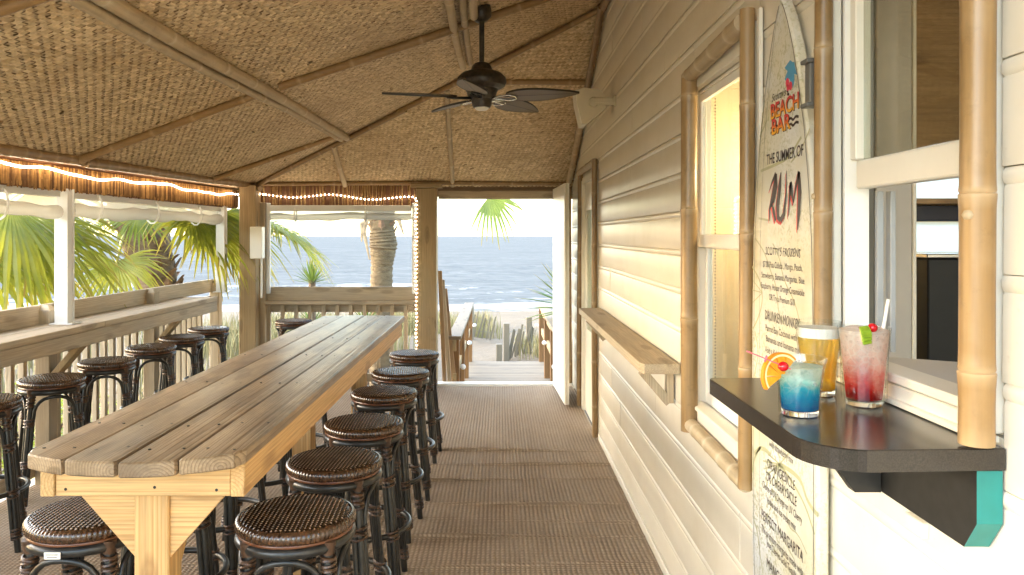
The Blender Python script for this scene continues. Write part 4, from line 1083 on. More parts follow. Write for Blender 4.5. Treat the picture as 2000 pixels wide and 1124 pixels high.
L(t, mix(t, dots, cc_, (.34, .33, .10)), b.inputs['Base Color']); b.inputs['Roughness'].default_value = .3; M['board'] = m
ds = [0, .006, .012, .02, .03, .045, .06, .08, .10, .143, .18, .22, .28, .35, .42, .5, .63, .8, 1.1, 1.5, 1.7, 1.9, 2.0, 2.1, 2.16, 2.19]
outl = [(-hwb(d), -d) for d in ds] + [(hwb(d), -d) for d in ds[::-1]]     # u towards the right in view
XF = .742
def onb(u, v, w=0.0): return (XF-w, YB-u, ZTIP+v)
mb = MB(); n = len(outl)
def insets(e): return [(u*(1-e/max(.02, abs(u))) if abs(u) > e else u*.5, v) for u, v in outl]
lay = [(insets(.004), -.028), (outl, -.022), (outl, -.006), (insets(.006), 0.0)]
vs = [onb(u, v, w) for pl_, w in lay for u, v in pl_]; fs = [tuple(range(n))[::-1], tuple(range(3*n, 4*n))]
for k in range(3):
    for j in range(n): fs.append((k*n+j, k*n+(j+1) % n, (k+1)*n+(j+1) % n, (k+1)*n+j))
obj('board', mb.add(vs, fs), M['board'], sf, smooth=30)
obj('mount', MB().box((.775, 2.03, 1.9), (.014, .06, .04), .002).box((.775, 2.03, .9), (.014, .06, .04), .002), M['grey'], sf)
def ribbon(mb, pts, ws, w0):
    "flat printed stroke; pts in board (u, v), ws half widths"
    pv = [Vector(p) for p in pts]; L_, R_ = [], []
    if isinstance(ws, float): ws = [ws]*len(pv)
    for i, p in enumerate(pv):
        tdir = (pv[min(i+1, len(pv)-1)]-pv[max(i-1, 0)]); tdir = tdir.normalized() if tdir.length > 1e-9 else Vector((1, 0))
        nn = Vector((-tdir.y, tdir.x))*ws[i]; L_.append(p+nn); R_.append(p-nn)
    vs = [onb(*p, w0) for p in L_]+[onb(*p, w0) for p in R_]; k = len(pv)
    mb.add(vs, [(i, k+i, k+i+1, i+1) for i in range(k-1)])
def smoothp(pts, it=2):
    for _ in range(it):
        o = [pts[0]]
        for a, c in zip(pts, pts[1:]): o += [(a[0]*.75+c[0]*.25, a[1]*.75+c[1]*.25), (a[0]*.25+c[0]*.75, a[1]*.25+c[1]*.75)]
        pts = o+[pts[-1]]
    return pts
def bq(px, py): p = atX(px, py, XF); return (YB-p.y, p.z-ZTIP)
def z1(x, y): return bq(1440+x/2.39, y/2.39)
def z3(x, y): return bq(1440+x/3.96, 840+y/3.96)
def z2(x, y): return bq(1440+x/3.745, 460+y/3.745)
INK = {k: plain('print_'+k, c, .4, .02) for k, c in dict(dark=(.055, .035, .032), red=(.75, .07, .06), blue=(.07, .30, .50), pink=(.70, .05, .10), vine=(.45, .44, .26), line=(.05, .03, .03)).items()}
pin = MB()
for sgn in (-1, 1):
    for a_, w_ in ((.93, .0014),) + (((.72, .0007),) if sgn < 0 else ()):
        pts = [(sgn*max(0, (hwb(d)*a_-.004)), -d) for d in [.012+.02*i for i in range(100)] if d < 2.0]
        ribbon(pin, pts, w_, .0006)
obj('pinstripe', pin, INK['line'], sf)
vn = MB()
for pts, w in (([(135, 185), (170, 140), (215, 150), (260, 195)], .006), ([(120, 330), (125, 250), (150, 180), (180, 135)], .004), ([(335, 270), (430, 325), (500, 400), (530, 520), (580, 610), (625, 660)], .006), ([(325, 270), (380, 330), (520, 560), (600, 810)], .004),
               ([(330, 265), (200, 240)], .002), ([(330, 265), (210, 300)], .002), ([(330, 265), (230, 350)], .002), ([(330, 265), (250, 420)], .002), ([(330, 265), (300, 450)], .002), ([(330, 265), (360, 460)], .002), ([(330, 265), (240, 190)], .002), ([(330, 265), (320, 180)], .002), ([(330, 265), (400, 180)], .002),
               ([(130, 700), (160, 800), (170, 920), (200, 1110)], .003), ([(300, 650), (330, 800), (440, 1000)], .002), ([(380, 640), (400, 760), (470, 800), (540, 960)], .002)):
    ribbon(vn, smoothp([z3(*p) for p in pts]), w, .0004)
for pts, w in (([(110, 800), (180, 770), (240, 740), (300, 640)], .004), ([(100, 1020), (150, 1030)], .003), ([(250, 760), (300, 700), (340, 600)], .0025), ([(105, 640), (140, 560)], .003)):
    ribbon(vn, smoothp([z1(*p) for p in pts]), w, .0004)
for pts, w in (([(130, 20), (200, 120), (240, 250), (290, 380), (300, 560), (340, 650)], .0025), ([(260, 60), (310, 160), (340, 330), (420, 480), (460, 640)], .0025), ([(110, 230), (170, 330), (190, 480), (150, 620), (110, 690)], .003), ([(185, 420), (115, 330)], .0015), ([(185, 420), (110, 400)], .0015), ([(185, 420), (115, 490)], .0015), ([(130, 700), (160, 850), (125, 1030)], .003)):
    ribbon(vn, smoothp([z2(*p) for p in pts]), w, .0004)
obj('vine_print', vn, INK['vine'], sf, kind='stuff')
# palm logo, berries, waves
def flat(mb, poly, w):
    mb.add([onb(*p, w) for p in poly], [tuple(range(len(poly)))])
lg = MB(); P_ = [z1(*p) for p in ((222, 318), (248, 281), (259, 291), (268, 290), (271, 315), (280, 350), (268, 346), (268, 372), (262, 414), (252, 384), (243, 368), (230, 384), (222, 370), (231, 346), (236, 334))]
cen = z1(250, 335)
for a_, c_2 in zip(P_, P_[1:]+P_[:1]): lg.add([onb(*cen, .0008), onb(*a_, .0008), onb(*c_2, .0008)], [(0, 1, 2)])
obj('palm_logo', lg, INK['blue'], sf)
lg = MB()
for (x, y, r_) in ((235, 386, 8), (250, 402, 8), (238, 410, 6)):
    c0 = z1(x, y); c1 = z1(x+r_, y); r2 = abs(c1[0]-c0[0])
    flat(lg, [(c0[0]+r2*math.cos(k*.52), c0[1]+r2*1.0*math.sin(k*.52)) for k in range(12)], .0009)
obj('berry_print', lg, INK['pink'], sf)
wv = MB()
for y in (590, 612):
    ribbon(wv, smoothp([z1(*p) for p in ((157, y+12), (167, y-2), (178, y+6), (190, y-4))]), .0028, .0008)
for y in (550, 577):
    ribbon(wv, smoothp([z1(*p) for p in ((236, y+24), (250, y-2), (262, y+14), (274, y-8), (288, y-4))]), .0034, .0008)
ribbon(wv, smoothp([z1(*p) for p in ((232, 424), (240, 432), (234, 444), (244, 440))]), .003, .0008)
obj('wave_print', wv, INK['dark'], sf, kind='stuff')
ru = MB(); ru2 = MB()
STK = [([(182, 812), (176, 862), (163, 940), (153, 975), (152, 1032)], [.001, .006, .007, .004, .001]),
       ([(152, 890), (164, 852), (182, 812)], [.001, .003, .005]), ([(184, 812), (184, 870), (172, 940), (160, 958)], [.004, .006, .004, .001]), ([(162, 950), (172, 990), (180, 1032)], [.003, .006, .004]),
       ([(206, 806), (200, 870), (190, 960), (192, 1015), (204, 1030)], [.002, .007, .008, .007, .004]), ([(204, 1030), (220, 1000), (230, 900), (232, 798)], [.006, .006, .0025, .0008]),
       ([(240, 1012), (246, 930), (252, 852)], [.001, .004, .004]), ([(250, 852), (256, 900), (264, 948)], [.005, .006, .002]), ([(264, 948), (276, 870), (291, 804)], [.001, .004, .006]), ([(289, 804), (293, 900), (288, 1000), (283, 1074)], [.005, .008, .006, .001])]
for pts, ws in STK:
    q = [z1(*p) for p in pts]
    ribbon(ru, q, [w*1.4 for w in ws], .0012); ribbon(ru2, [(u-.007, v-.007) for u, v in q], [w*1.4 for w in ws], .0007)
obj('lettering', ru2, INK['red'], sf); obj('lettering', ru, INK['dark'], sf)
# printed words: the built-in font turned into flat mesh
m, t, b = newmat('print_sunset'); tc = N(t, 'ShaderNodeTexCoord'); sx = N(t, 'ShaderNodeSeparateXYZ'); L(t, tc.outputs['Generated'], sx.inputs[0])
L(t, ramp(t, sx.outputs[2], [(.1, (.85, .42, .03)), (.55, (.75, .12, .03)), (1, (.62, .02, .05))]), b.inputs['Base Color']); b.inputs['Roughness'].default_value = .4; INK['sunset'] = m
def words(s, u0, u1, v, h, ink='dark', w0=.0012, bold=0.0, shear=0.0, jit=0):
    cu = bpy.data.curves.new('w', 'FONT'); cu.body = s; cu.size = 1.0; cu.offset = bold; cu.shear = shear; cu.fill_mode = 'FRONT'; cu.resolution_u = 3
    to = bpy.data.objects.new('w', cu); COL.objects.link(to); bpy.context.view_layer.update()
    me = bpy.data.meshes.new_from_object(to.evaluated_get(bpy.context.evaluated_depsgraph_get()))
    xs_ = [q.co.x for q in me.vertices]; k = (u1-u0)/(max(xs_)-min(xs_)); x_ = min(xs_)
    mb = MB(); mb.add([onb(u0+(q.co.x-x_)*k, v+(q.co.y-.33)*h/.70+(jit*math.sin(q.co.x*9) if jit else 0), w0) for q in me.vertices], [tuple(p.vertices) for p in me.polygons])
    bpy.data.objects.remove(to); bpy.data.curves.remove(cu); bpy.data.meshes.remove(me)
    return obj('lettering', mb, INK[ink], sf)
def wl(s, pl_, pr_, py, h, **k):
    a_, c_3 = bq(pl_, py), bq(pr_, py); mid = bq((pl_+pr_)/2, py); return words(s, a_[0], c_3[0], mid[1], h, **k)
wl("Scotty's", 1508, 1536, 186, .020, shear=.35)
for ink, w0, du in (('dark', .0008, 1.2), ('sunset', .0013, 0)):
    wl('BEACH', 1506+du, 1561+du, 208+du, .040, ink=ink, w0=w0, bold=.022); wl('BAR', 1508+du, 1545+du, 243+du, .040, ink=ink, w0=w0, bold=.022)
wl('THE SUMMER OF', 1498, 1570, 303, .028, bold=.012)
wl("SCOTTY'S FROZENS", 1496, 1564, 493, .022, shear=.15, jit=.0022)
wl('$7.00 Pina Colada , Mango, Peach,', 1491, 1568, 520, .017)
wl('Strawberry, Banana, Margarita, Blue', 1488, 1572, 543, .017)
wl('Raspberry, House Orange Creamsickle', 1487, 1572, 565, .017)
wl('OR Try a Premium $10', 1503, 1553, 586, .017)
wl('DRUNKEN MONKEY', 1495, 1563, 625, .026, shear=.1, jit=.0022)
wl('Parrot Bay Coconut with 99', 1496, 1566, 652, .018); wl('Bananas and banana mix.', 1497, 1566, 674, .018); wl('Add a Kahlua floater for $1', 1495, 1566, 697, .018)
wl('with strawberry mix', 1503, 1550, 883, .019)
wl('ORANGESICLE', 1499, 1554, 927, .026, shear=.1, jit=.002); wl('OR CHERRYSICLE', 1497, 1557, 955, .026, shear=.1, jit=.002)
wl('Choice of UV Orange or UV Cherry', 1490, 1567, 981, .020); wl('Vodka and ice cream mix', 1498, 1555, 1003, .020)
wl('PERFECT MARGARITA', 1488, 1569, 1046, .028, shear=.1, jit=.002)
wl('The premium margarita made with', 1488, 1569, 1075, .020); wl('Jose Cuervo Gold Tequila', 1498, 1556, 1092, .020); wl('MANGO', 1498, 1530, 1118, .028, shear=.1)

# ------------------------------------------------------------------ black serving shelf with bracket
ss = thing('serving_shelf', 'dark laminate serving shelf with rounded corner under the serving window', 'shelf', (.65, 1.45, 1.25))
ZSH = 1.274
pl = []
def arc(cx, cy, r, a0, a1, n=8): return [(cx+r*math.cos(R(a0+(a1-a0)*i/n)), cy+r*math.sin(R(a0+(a1-a0)*i/n))) for i in range(n+1)]
pl = arc(.575, 1.258, .095, 270, 180)[::-1]   # rounded near corner
pl = [(.777, 1.178)] + [(.777, 1.765)] + arc(.495, 1.75, .015, 90, 180, 4) + arc(.572, 1.258, .092, 180, 262, 10)
mb = MB(); n = len(pl); cen = Vector((.64, 1.5))
def insv(e): return [(p[0]+(cen.x-p[0])*e/.18, p[1]+(cen.y-p[1])*e/.3) for p in pl]
lay = [(pl, ZSH-.034), (pl, ZSH-.002), (insv(.0018), ZSH)]
vs = [(x, y, z) for q, z in lay for x, y in q]; fs = [tuple(range(n))[::-1], tuple(range(2*n, 3*n))]
for k in range(2):
    for j in range(n): fs.append((k*n+j, k*n+(j+1) % n, (k+1)*n+(j+1) % n, (k+1)*n+j))
obj('top', mb.add(vs, fs), M['laminate'], ss)
M['blackpaint'] = plain('black_painted_wood', (.011, .0105, .010), .5, .4, 40)
zt_, zb_ = ZSH-.036, 1.108
prof = [(1.182, zt_), (1.182, zt_-.082), (1.215, zb_), (1.478, zb_), (1.52, zt_)]
mb = MB().prism(prof, .040, lambda u, v, w: (.735+w, u, v)); me_ = obj('cleat', mb, [M['blackpaint'], M['tealpaint']], ss)
for p in me_.data.polygons:
    c0 = p.center; wy = c0.y+WLOC[me_].y; nn = p.normal
    if nn.y < -.2 and wy < 1.3: p.material_index = 1
obj('brace', MB().prism([(.732, zt_), (.732, zb_), (.682, zb_), (.588, zt_)], .03, lambda u, v, w: (u, 1.472+w, v)), M['blackpaint'], ss)
obj('gap_block', MB().box((.772, 1.42, 1.065), (.014, .06, .03), .002), M['cream'], wall)

# ------------------------------------------------------------------ drinks
GL = drink_glass('clear_glass', (.97, .985, .98))
def tumbler(parent, c, prof_out, thick, base, nf=0, n=48):
    "glass wall: outer profile up, inner profile down; nf flats cut into the foot"
    inn = [(max(.001, r-thick), z) for r, z in prof_out if z > base][::-1]
    prof = [(.0005, prof_out[0][1])]+prof_out+inn[:]+[(max(.001, inn[-1][0]-.004), base), (.0005, base)]
    mb = MB().lathe(prof, n, c, cap=False)
    return obj('glass', mb, GL, parent, smooth=35)
def liquid_mat(name, stops, clear, rough=.25, nz=.0):
    "a drink: part clear, part cloudy, coloured by height"
    m, t, b = newmat(name); tc = N(t, 'ShaderNodeTexCoord'); s_ = N(t, 'ShaderNodeSeparateXYZ'); L(t, tc.outputs['Generated'], s_.inputs[0])
    h = s_.outputs[2]; v = ocoord(t, False); n_ = noise(t, v, 38, 4, .6)
    if nz: h = math_(t, 'ADD', h, math_(t, 'MULTIPLY', math_(t, 'SUBTRACT', n_, .5), nz))
    c_ = ramp(t, h, stops)
    if nz:
        vo = N(t, 'ShaderNodeTexVoronoi', feature='DISTANCE_TO_EDGE'); vo.inputs['Scale'].default_value = 62; L(t, v, vo.inputs['Vector'])
        up_ = ramp(t, s_.outputs[2], [(.35, 0), (.6, 1)])
        c_ = mix(t, math_(t, 'MULTIPLY', ramp(t, vo.outputs['Distance'], [(.02, .4), (.12, 0)]), up_), c_, (.95, .97, .95))
        c_ = mix(t, math_(t, 'MULTIPLY', ramp(t, noise(t, v, 110, 3), [(.52, 0), (.66, .4)]), up_), c_, [k*.6 for k in stops[-2][1]])
    L(t, c_, b.inputs['Base Color']); b.inputs['Roughness'].default_value = rough
    bump(t, b, n_, .3, .004)
    tl = N(t, 'ShaderNodeBsdfTranslucent'); L(t, c_, tl.inputs[0]); tr = N(t, 'ShaderNodeBsdfTransparent'); L(t, c_, tr.inputs[0])
    m1 = N(t, 'ShaderNodeMixShader'); m1.inputs[0].default_value = .6; m2 = N(t, 'ShaderNodeMixShader'); m2.inputs[0].default_value = clear
    L(t, b.outputs[0], m1.inputs[1]); L(t, tl.outputs[0], m1.inputs[2]); L(t, m1.outputs[0], m2.inputs[1]); L(t, tr.outputs[0], m2.inputs[2])
    L(t, m2.outputs[0], t.nodes['Material Output'].inputs[0]); return m
def fill(parent, name, c, pts, mat, n=40): return obj(name, MB().lathe([(.0005, pts[0][1])]+pts+[(.0005, pts[-1][1])], n, c, cap=False), mat, parent, smooth=40)
# beer
B0 = (.657, 1.578, ZSH+.0012)
beer = thing('beer_glass', 'tall glass of golden beer with foam standing behind the other drinks', 'drink', B0)
tumbler(beer, B0, [(.031, 0), (.033, .004), (.0345, .03), (.037, .07), (.0425, .103), (.0438, .118), (.0443, .150)], .0026, .011)
fill(beer, 'beer', B0, [(.0303, .0125), (.0316, .03), (.0341, .07), (.0396, .103), (.0407, .117)], liquid_mat('beer_gold', [(0, (.93, .66, .12)), (1, (.98, .82, .30))], .6, .04))
fill(beer, 'foam', B0, [(.0407, .1172), (.0412, .126), (.0415, .137)], plain('beer_foam', (.85, .82, .74), .8, .05, 60, bmp=.4, bscale=300))
# red frozen cocktail
C0 = (.703, 1.480, ZSH+.0012)
rc = thing('pink_cocktail', 'tall pint glass of pink cocktail turning red at the bottom', 'drink', C0)
tumbler(rc, C0, [(.0325, 0), (.0343, .004), (.0475, .147), (.0480, .150)], .0028, .012)
fill(rc, 'liquid', C0, [(.0320, .0135), (.0440, .140)], liquid_mat('pink_red_drink', [(.0, (.30, .004, .004)), (.15, (.62, .015, .01)), (.28, (.80, .12, .09)), (.44, (.90, .48, .42)), (.7, (.93, .74, .68)), (1, (.95, .88, .84))], .1, .2, nz=.5))
fill(rc, 'slush', C0, [(.0440, .1402), (.0443, .144), (.03, .149)], liquid_mat('slush', [(0, (.92, .84, .80)), (1, (.95, .92, .9))], .2, .4))
# blue cocktail
D0 = (.548, 1.400, ZSH+.0012)
bc = thing('blue_cocktail', 'short glass of blue iced cocktail nearest the shelf edge', 'drink', D0)
mb = MB(); n = 64; po = [(.0345, 0), (.0365, .003), (.037, .02), (.0375, .048), (.0385, .053), (.0395, .07), (.0430, .090), (.0470, .1035)]
prof = [(.0005, 0)]+po+[(r-.0026, z) for r, z in po[::-1] if z > .010]+[(.030, .010), (.0005, .010)]
vs = []; fs = []
for i, (r, z) in enumerate(prof):
    for k in range(n):
        a = 2*math.pi*k/n; f = 1.0
        if .002 < z < .050 and i < 6: f = math.cos(math.pi/9)/math.cos((a % (2*math.pi/9))-math.pi/9); f = 1-(1-f)*.9+.01
        vs.append((D0[0]+r*f*math.cos(a), D0[1]+r*f*math.sin(a), D0[2]+z))
for i in range(len(prof)-1):
    for k in range(n): l = (k+1) % n; fs.append((i*n+k, i*n+l, (i+1)*n+l, (i+1)*n+k))
obj('glass', mb.add(vs, fs), GL, bc, smooth=30)
fill(bc, 'liquid', D0, [(.0318, .0115), (.0342, .048), (.0362, .07), (.0392, .088)], liquid_mat('blue_drink', [(0, (.0, .20, .52)), (.28, (.0, .46, .80)), (.46, (.06, .66, .84)), (.60, (.52, .86, .82)), (1, (.88, .92, .84))], .36, .05, nz=.6))
ice, t, b = newmat('ice'); b.inputs['Base Color'].default_value = (.86, .92, .90, 1); b.inputs['Roughness'].default_value = .06
tr = N(t, 'ShaderNodeBsdfTransparent'); ms = N(t, 'ShaderNodeMixShader'); ms.inputs[0].default_value = .5
L(t, b.outputs[0], ms.inputs[1]); L(t, tr.outputs[0], ms.inputs[2]); L(t, ms.outputs[0], t.nodes['Material Output'].inputs[0]); g = random.Random(11)
for i in range(13):
    a = i*2.4; r_ = g.uniform(.015, .029) if i else 0; z = .079+g.uniform(-.018, .013)
    obj('ice_cube', MB().box((D0[0]+r_*math.cos(a), D0[1]+r_*math.sin(a), D0[2]+z), (.017, .015, .014), .003, Euler((g.uniform(0, 3), g.uniform(0, 3), g.uniform(0, 3))).to_matrix()), ice, bc, smooth=30)
# thick glass feet and beads of condensation
GB = glassy('thick_glass', (.97, .99, .98), .02, 1.45)
for par, c0, rr in ((beer, B0, .030), (rc, C0, .0316), (bc, D0, .0315)):
    obj('glass_foot', MB().lathe([(.0005, .0006), (rr, .0006), (rr+.0006, .0098), (.0005, .0098)], 36, c0, cap=False), GB, par, smooth=40)
for par, c0, prof_, num, sd_ in ((beer, B0, [(.0348, .03), (.0373, .07), (.0428, .103), (.0441, .118)], 130, 1), (rc, C0, [(.0348, .008), (.0477, .146)], 220, 2), (bc, D0, [(.0386, .052), (.0398, .07), (.0433, .09), (.0470, .103)], 120, 3)):
    g = random.Random(sd_); mb = MB()
    for i in range(num):
        z = prof_[0][1]+(prof_[-1][1]-prof_[0][1])*g.random(); r_ = lerp_tab([(q, p) for p, q in prof_], z); a = g.uniform(0, 6.283)
        mb.ball((c0[0]+r_*math.cos(a), c0[1]+r_*math.sin(a), c0[2]+z), g.uniform(.0005, .0012), 6)
    obj('water_droplets', mb, GB, par, smooth=80, kind='stuff')
# garnishes
m_or = plain('orange_flesh', (.85, .36, .02), .35, .12, 90); m_pe = plain('orange_peel', (.80, .27, .01), .4, .1, 120, bmp=.3, bscale=400); m_pi = plain('orange_pith', (.85, .72, .42), .5)
oc = Vector((.508, 1.383, ZSH+.074))
og = thing('orange_slice', 'half orange wheel hooked on the rim of the blue drink', 'garnish', oc)
axn = Vector((.35, -1, .08)).normalized(); ux = axn.cross(Vector((0, 0, 1))).normalized(); uz = ux.cross(axn)
def disc_seg(r0, r1, th, a0, a1, n=22):
    mb = MB(); vs = []; fs = []
    for i in range(n+1):
        a = R(a0+(a1-a0)*i/n); d_ = ux*math.cos(a)+uz*math.sin(a)
        for (r_, s) in ((r0, -1), (r1, -1), (r1, 1), (r0, 1)): vs.append(oc+d_*r_+axn*(s*th/2))
    for i in range(n):
        for k in range(4): fs.append((i*4+k, i*4+(k+1) % 4, (i+1)*4+(k+1) % 4, (i+1)*4+k))
    fs += [(3, 2, 1, 0), (n*4, n*4+1, n*4+2, n*4+3)]
    return mb.add(vs, fs)
A0, A1 = -32, 138
obj('peel', disc_seg(.0385, .0420, .0085, A0, A1), m_pe, og, smooth=40); obj('pith', disc_seg(.0350, .0385, .008, A0, A1), m_pi, og, smooth=40)
for i in range(5):
    w = (A1-A0)/5; obj('segment', disc_seg(.004, .0346, .0088, A0+w*i+2, A0+w*(i+1)-2, 5), m_or, og)
m_ch = plain('cherry_red', (.55, .006, .012), .12, .2, 40, spec=.7)
def cherry(c, label):
    t_ = thing('cherry', label, 'garnish', c, 'red cherries'); obj('fruit', MB().ball(c, .0092, 20, (1, 1, .93)), m_ch, t_, smooth=80)
    return t_
c1 = Vector((.500, 1.352, ZSH+.096)); c2 = Vector((.700, 1.440, ZSH+.1535))
cherry(c1, 'red cherry on a pick against the orange slice')
ct_ = cherry(c2, 'red cherry on top of the pink cocktail by the straw'); 
obj('stem', MB().tube([c2+Vector((-.006, 0, .004)), c2+Vector((-.018, -.004, .003)), c2+Vector((-.030, -.008, .001))], .0009, 5), plain('cherry_stem', (.30, .02, .03), .5), ct_)
pk = MB().tube([c1+Vector((.014, .002, -.005)), c1+Vector((-.02, 0, .009)), c1+Vector((-.062, .008, .026))], .0011, 6)
pk.box(c1+Vector((-.030, .002, .0135)), (.003, .003, .012), .0005, Matrix.Rotation(R(20), 3, 'Y'))
tag(obj('cocktail_pick', pk, plain('pink_plastic', (.75, .12, .20), .3)), 'pink sword pick stuck through the cherry and orange slice', 'pick')
lc = Vector((.682, 1.434, ZSH+.145)); lm = thing('lime_wedge', 'green lime strip hung over the rim of the pink cocktail', 'garnish', lc)
a_ = Matrix.Rotation(R(-10), 3, 'Y')
mb = MB(); k = 7
for i in range(k):
    s = i/(k-1); x = -.003+.006*s; z = .010-.028*s+.004*math.sin(s*3.1); y = -.004-.004*math.sin(s*3)
    mb.box(lc+Vector((x, y, z)), (.019-.004*abs(s-.5), .004, .0062), .0012, a_)
obj('rind', mb, plain('lime_rind', (.22, .34, .02), .3, .25, 60, bmp=.2, bscale=300), lm)
obj('flesh', MB().box(lc+Vector((.0, -.0015, -.004)), (.016, .003, .026), .001, a_), plain('lime_flesh', (.60, .62, .20), .4, .15, 90), lm)
sx0, sx1 = Vector((.715, 1.47, ZSH+.03)), Vector((.741, 1.462, ZSH+.205))
tag(obj('drinking_straw', MB().tube([sx0, sx1], .0032, 10, cap=False), plain('straw_plastic', (.82, .80, .76), .25, .02)), 'white drinking straw leaning in the pink cocktail', 'straw')
# ------------------------------------------------------------------ boardwalk down to the beach
ZW = -.45
M['walkX'] = wood('boardwalk_wood', (.21, .16, .105), (.135, .098, .06), 'X', 36, .4); M['walkY'] = wood('handrail_wood', (.21, .16, .108), (.13, .095, .06), 'Y', 36, .4)
bwk = thing('boardwalk', 'timber boardwalk with railings leading from the doorway to the sand', 'boardwalk', (.12, 10.5, ZW))
y = 8.42; k = 0
while y < 12.55:
    obj('deck_board', MB().box((.12, y, ZW-.02), (1.34, .134, .038), .003), M['walkX'], bwk); y += .14; k += 1
for x in (-.5, .74): obj('joist', MB().box((x, 10.5, ZW-.14), (.05, 4.2, .19), .002), M['post_woodY'], bwk)
for i in range(6): obj('stair_tread', MB().box((.12, 12.72+.26*i, ZW-.17*(i+1)), (1.25, .27, .04), .003), M['walkX'], bwk)
for x, nm in ((-.49, 'left'), (.70, 'right')):
    ln = 12.62
    obj('handrail_cap', MB().box((x, 10.5, .485), (.15, 4.24, .038), .004), M['walkY'], bwk)
    obj('side_rail', MB().box((x, 10.5, .40), (.038, 4.2, .13), .003), M['post_woodY'], bwk)
    obj('side_rail', MB().box((x, 10.5, .05), (.038, 4.2, .09), .003), M['post_woodY'], bwk)
    for y in (8.48, 9.75, 11.1, 12.55):
        obj('post', MB().box((x+(.0 if x < 0 else .0), y, -.2), (.10, .10, 1.32), .004), M['redwoodZ'], bwk)
    s = 1 if x < 0 else -1
    for y in (8.5, 10.4, 12.45): obj('rail_bracket', MB().ball((x+s*.09, y, .15), .032, 10), M['whitemetal'], bwk, smooth=60)
lp = thing('leaning_panel', 'brown slatted panel folded back against the outside of the door post', 'panel', (-.6, 8.6, .5))
for i in range(3):
    yb = 8.32+.05*i
    obj('panel_board', MB().beam((-.59+.05*i, yb, .0), (-.645+.025*i, yb+.03, 1.22-.1*i), .045, .03, .003, up=(0, 1, 0)), M['trellisZ' if i != 1 else 'grey_woodZ'], lp)

# ------------------------------------------------------------------ fan palms
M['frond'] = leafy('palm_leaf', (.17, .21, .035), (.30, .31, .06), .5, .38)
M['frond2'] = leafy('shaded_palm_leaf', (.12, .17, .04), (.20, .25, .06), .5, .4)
M['stalk'] = plain('palm_stalk', (.36, .34, .08), .5)
M['dryleaf'] = plain('dry_palm_leaf', (.34, .25, .15), .8, .3)
def bark(name, c1, c2):
    m, t, b = newmat(name); v = ocoord(t, False, (1, 1, 2.2)); n = noise(t, v, 7, 6, .65)
    L(t, ramp(t, n, [(.3, c1), (.7, c2)]), b.inputs['Base Color']); b.inputs['Roughness'].default_value = .9
    bump(t, b, noise(t, v, 18, 5, .7), .9, .03); return m
M['bark'] = bark('palm_bark', (.11, .07, .04), (.28, .20, .13)); M['boot'] = bark('palm_boot', (.13, .07, .04), (.32, .21, .13))
M['mossy'] = bark('mossy_bark', (.085, .055, .028), (.20, .145, .075))
def fan_leaf(parent, base, hub, droop, size, seed, mat='frond', spread=118, n=38, face=None, split=.55):
    """one palm leaf: stalk from base to hub, then pleated fingers that part and hang at their tips"""
    g = random.Random(seed); base, hub = Vector(base), Vector(hub)
    f = (hub-base).normalized(); f = (f+Vector((0, 0, -droop))).normalized()
    up = Vector(face) if face else Vector((0, 0, 1)); sd = f.cross(up); sd = sd.normalized() if sd.length > .1 else Vector((1, 0, 0)); nn = sd.cross(f)
    mid = base.lerp(hub, .5)+Vector((0, 0, .06*(hub-base).length))
    lf = MB()
    for i in range(n):
        a = R(-spread+2*spread*i/(n-1)); d = f*math.cos(a)+sd*math.sin(a); d = (d+nn*.22*abs(math.sin(a))).normalized()
        ln = size*(.72+.28*math.cos(a*.75))*g.uniform(.88, 1.06); wv = d.cross(nn).normalized()
        hang = g.uniform(.05, .42)*size*(1.0 if abs(a) < 1.6 else 1.3); wid = math.sin(R(spread)/(n-1))*1.75
        st_ = [(0.02, .2), (.3, 1.0), (split, 1.0), (.78, .55), (1.0, .05)]
        vs = []; cs = []
        twist = g.uniform(-.35, .35)
        for (s, w) in st_:
            dr = -hang*max(0, s-split*.75)**2*2.6 - .05*size*s*s
            c = hub+d*(ln*s)+Vector((0, 0, dr)); hwid = min(ln*split*wid*.55, ln*min(s, split)*wid*.55)*w+.002
            w2 = (wv*math.cos(twist*s)+nn*math.sin(twist*s))
            fold = .35*hwid
            vs += [c-w2*hwid, c+nn*fold, c+w2*hwid]; k = 1.0 if s < .85 else g.uniform(.0, .6); cs += [k, k, k]
        fs = []
        for q in range(len(st_)-1):
            o = q*3; fs += [(o, o+1, o+4, o+3), (o+1, o+2, o+5, o+4)]
        lf.add(vs, fs, cs)
    o = obj('leaf', lf, M[mat], parent, smooth=30)
    stalk = [base, base.lerp(mid, .6)+(mid-base.lerp(hub, .5))*.4, mid, hub, hub+f*size*.12]
    obj('leaf_stalk', MB().tube(stalk, [.024, .02, .017, .013, .004], 6), M['stalk'], o, smooth=60)
    return o
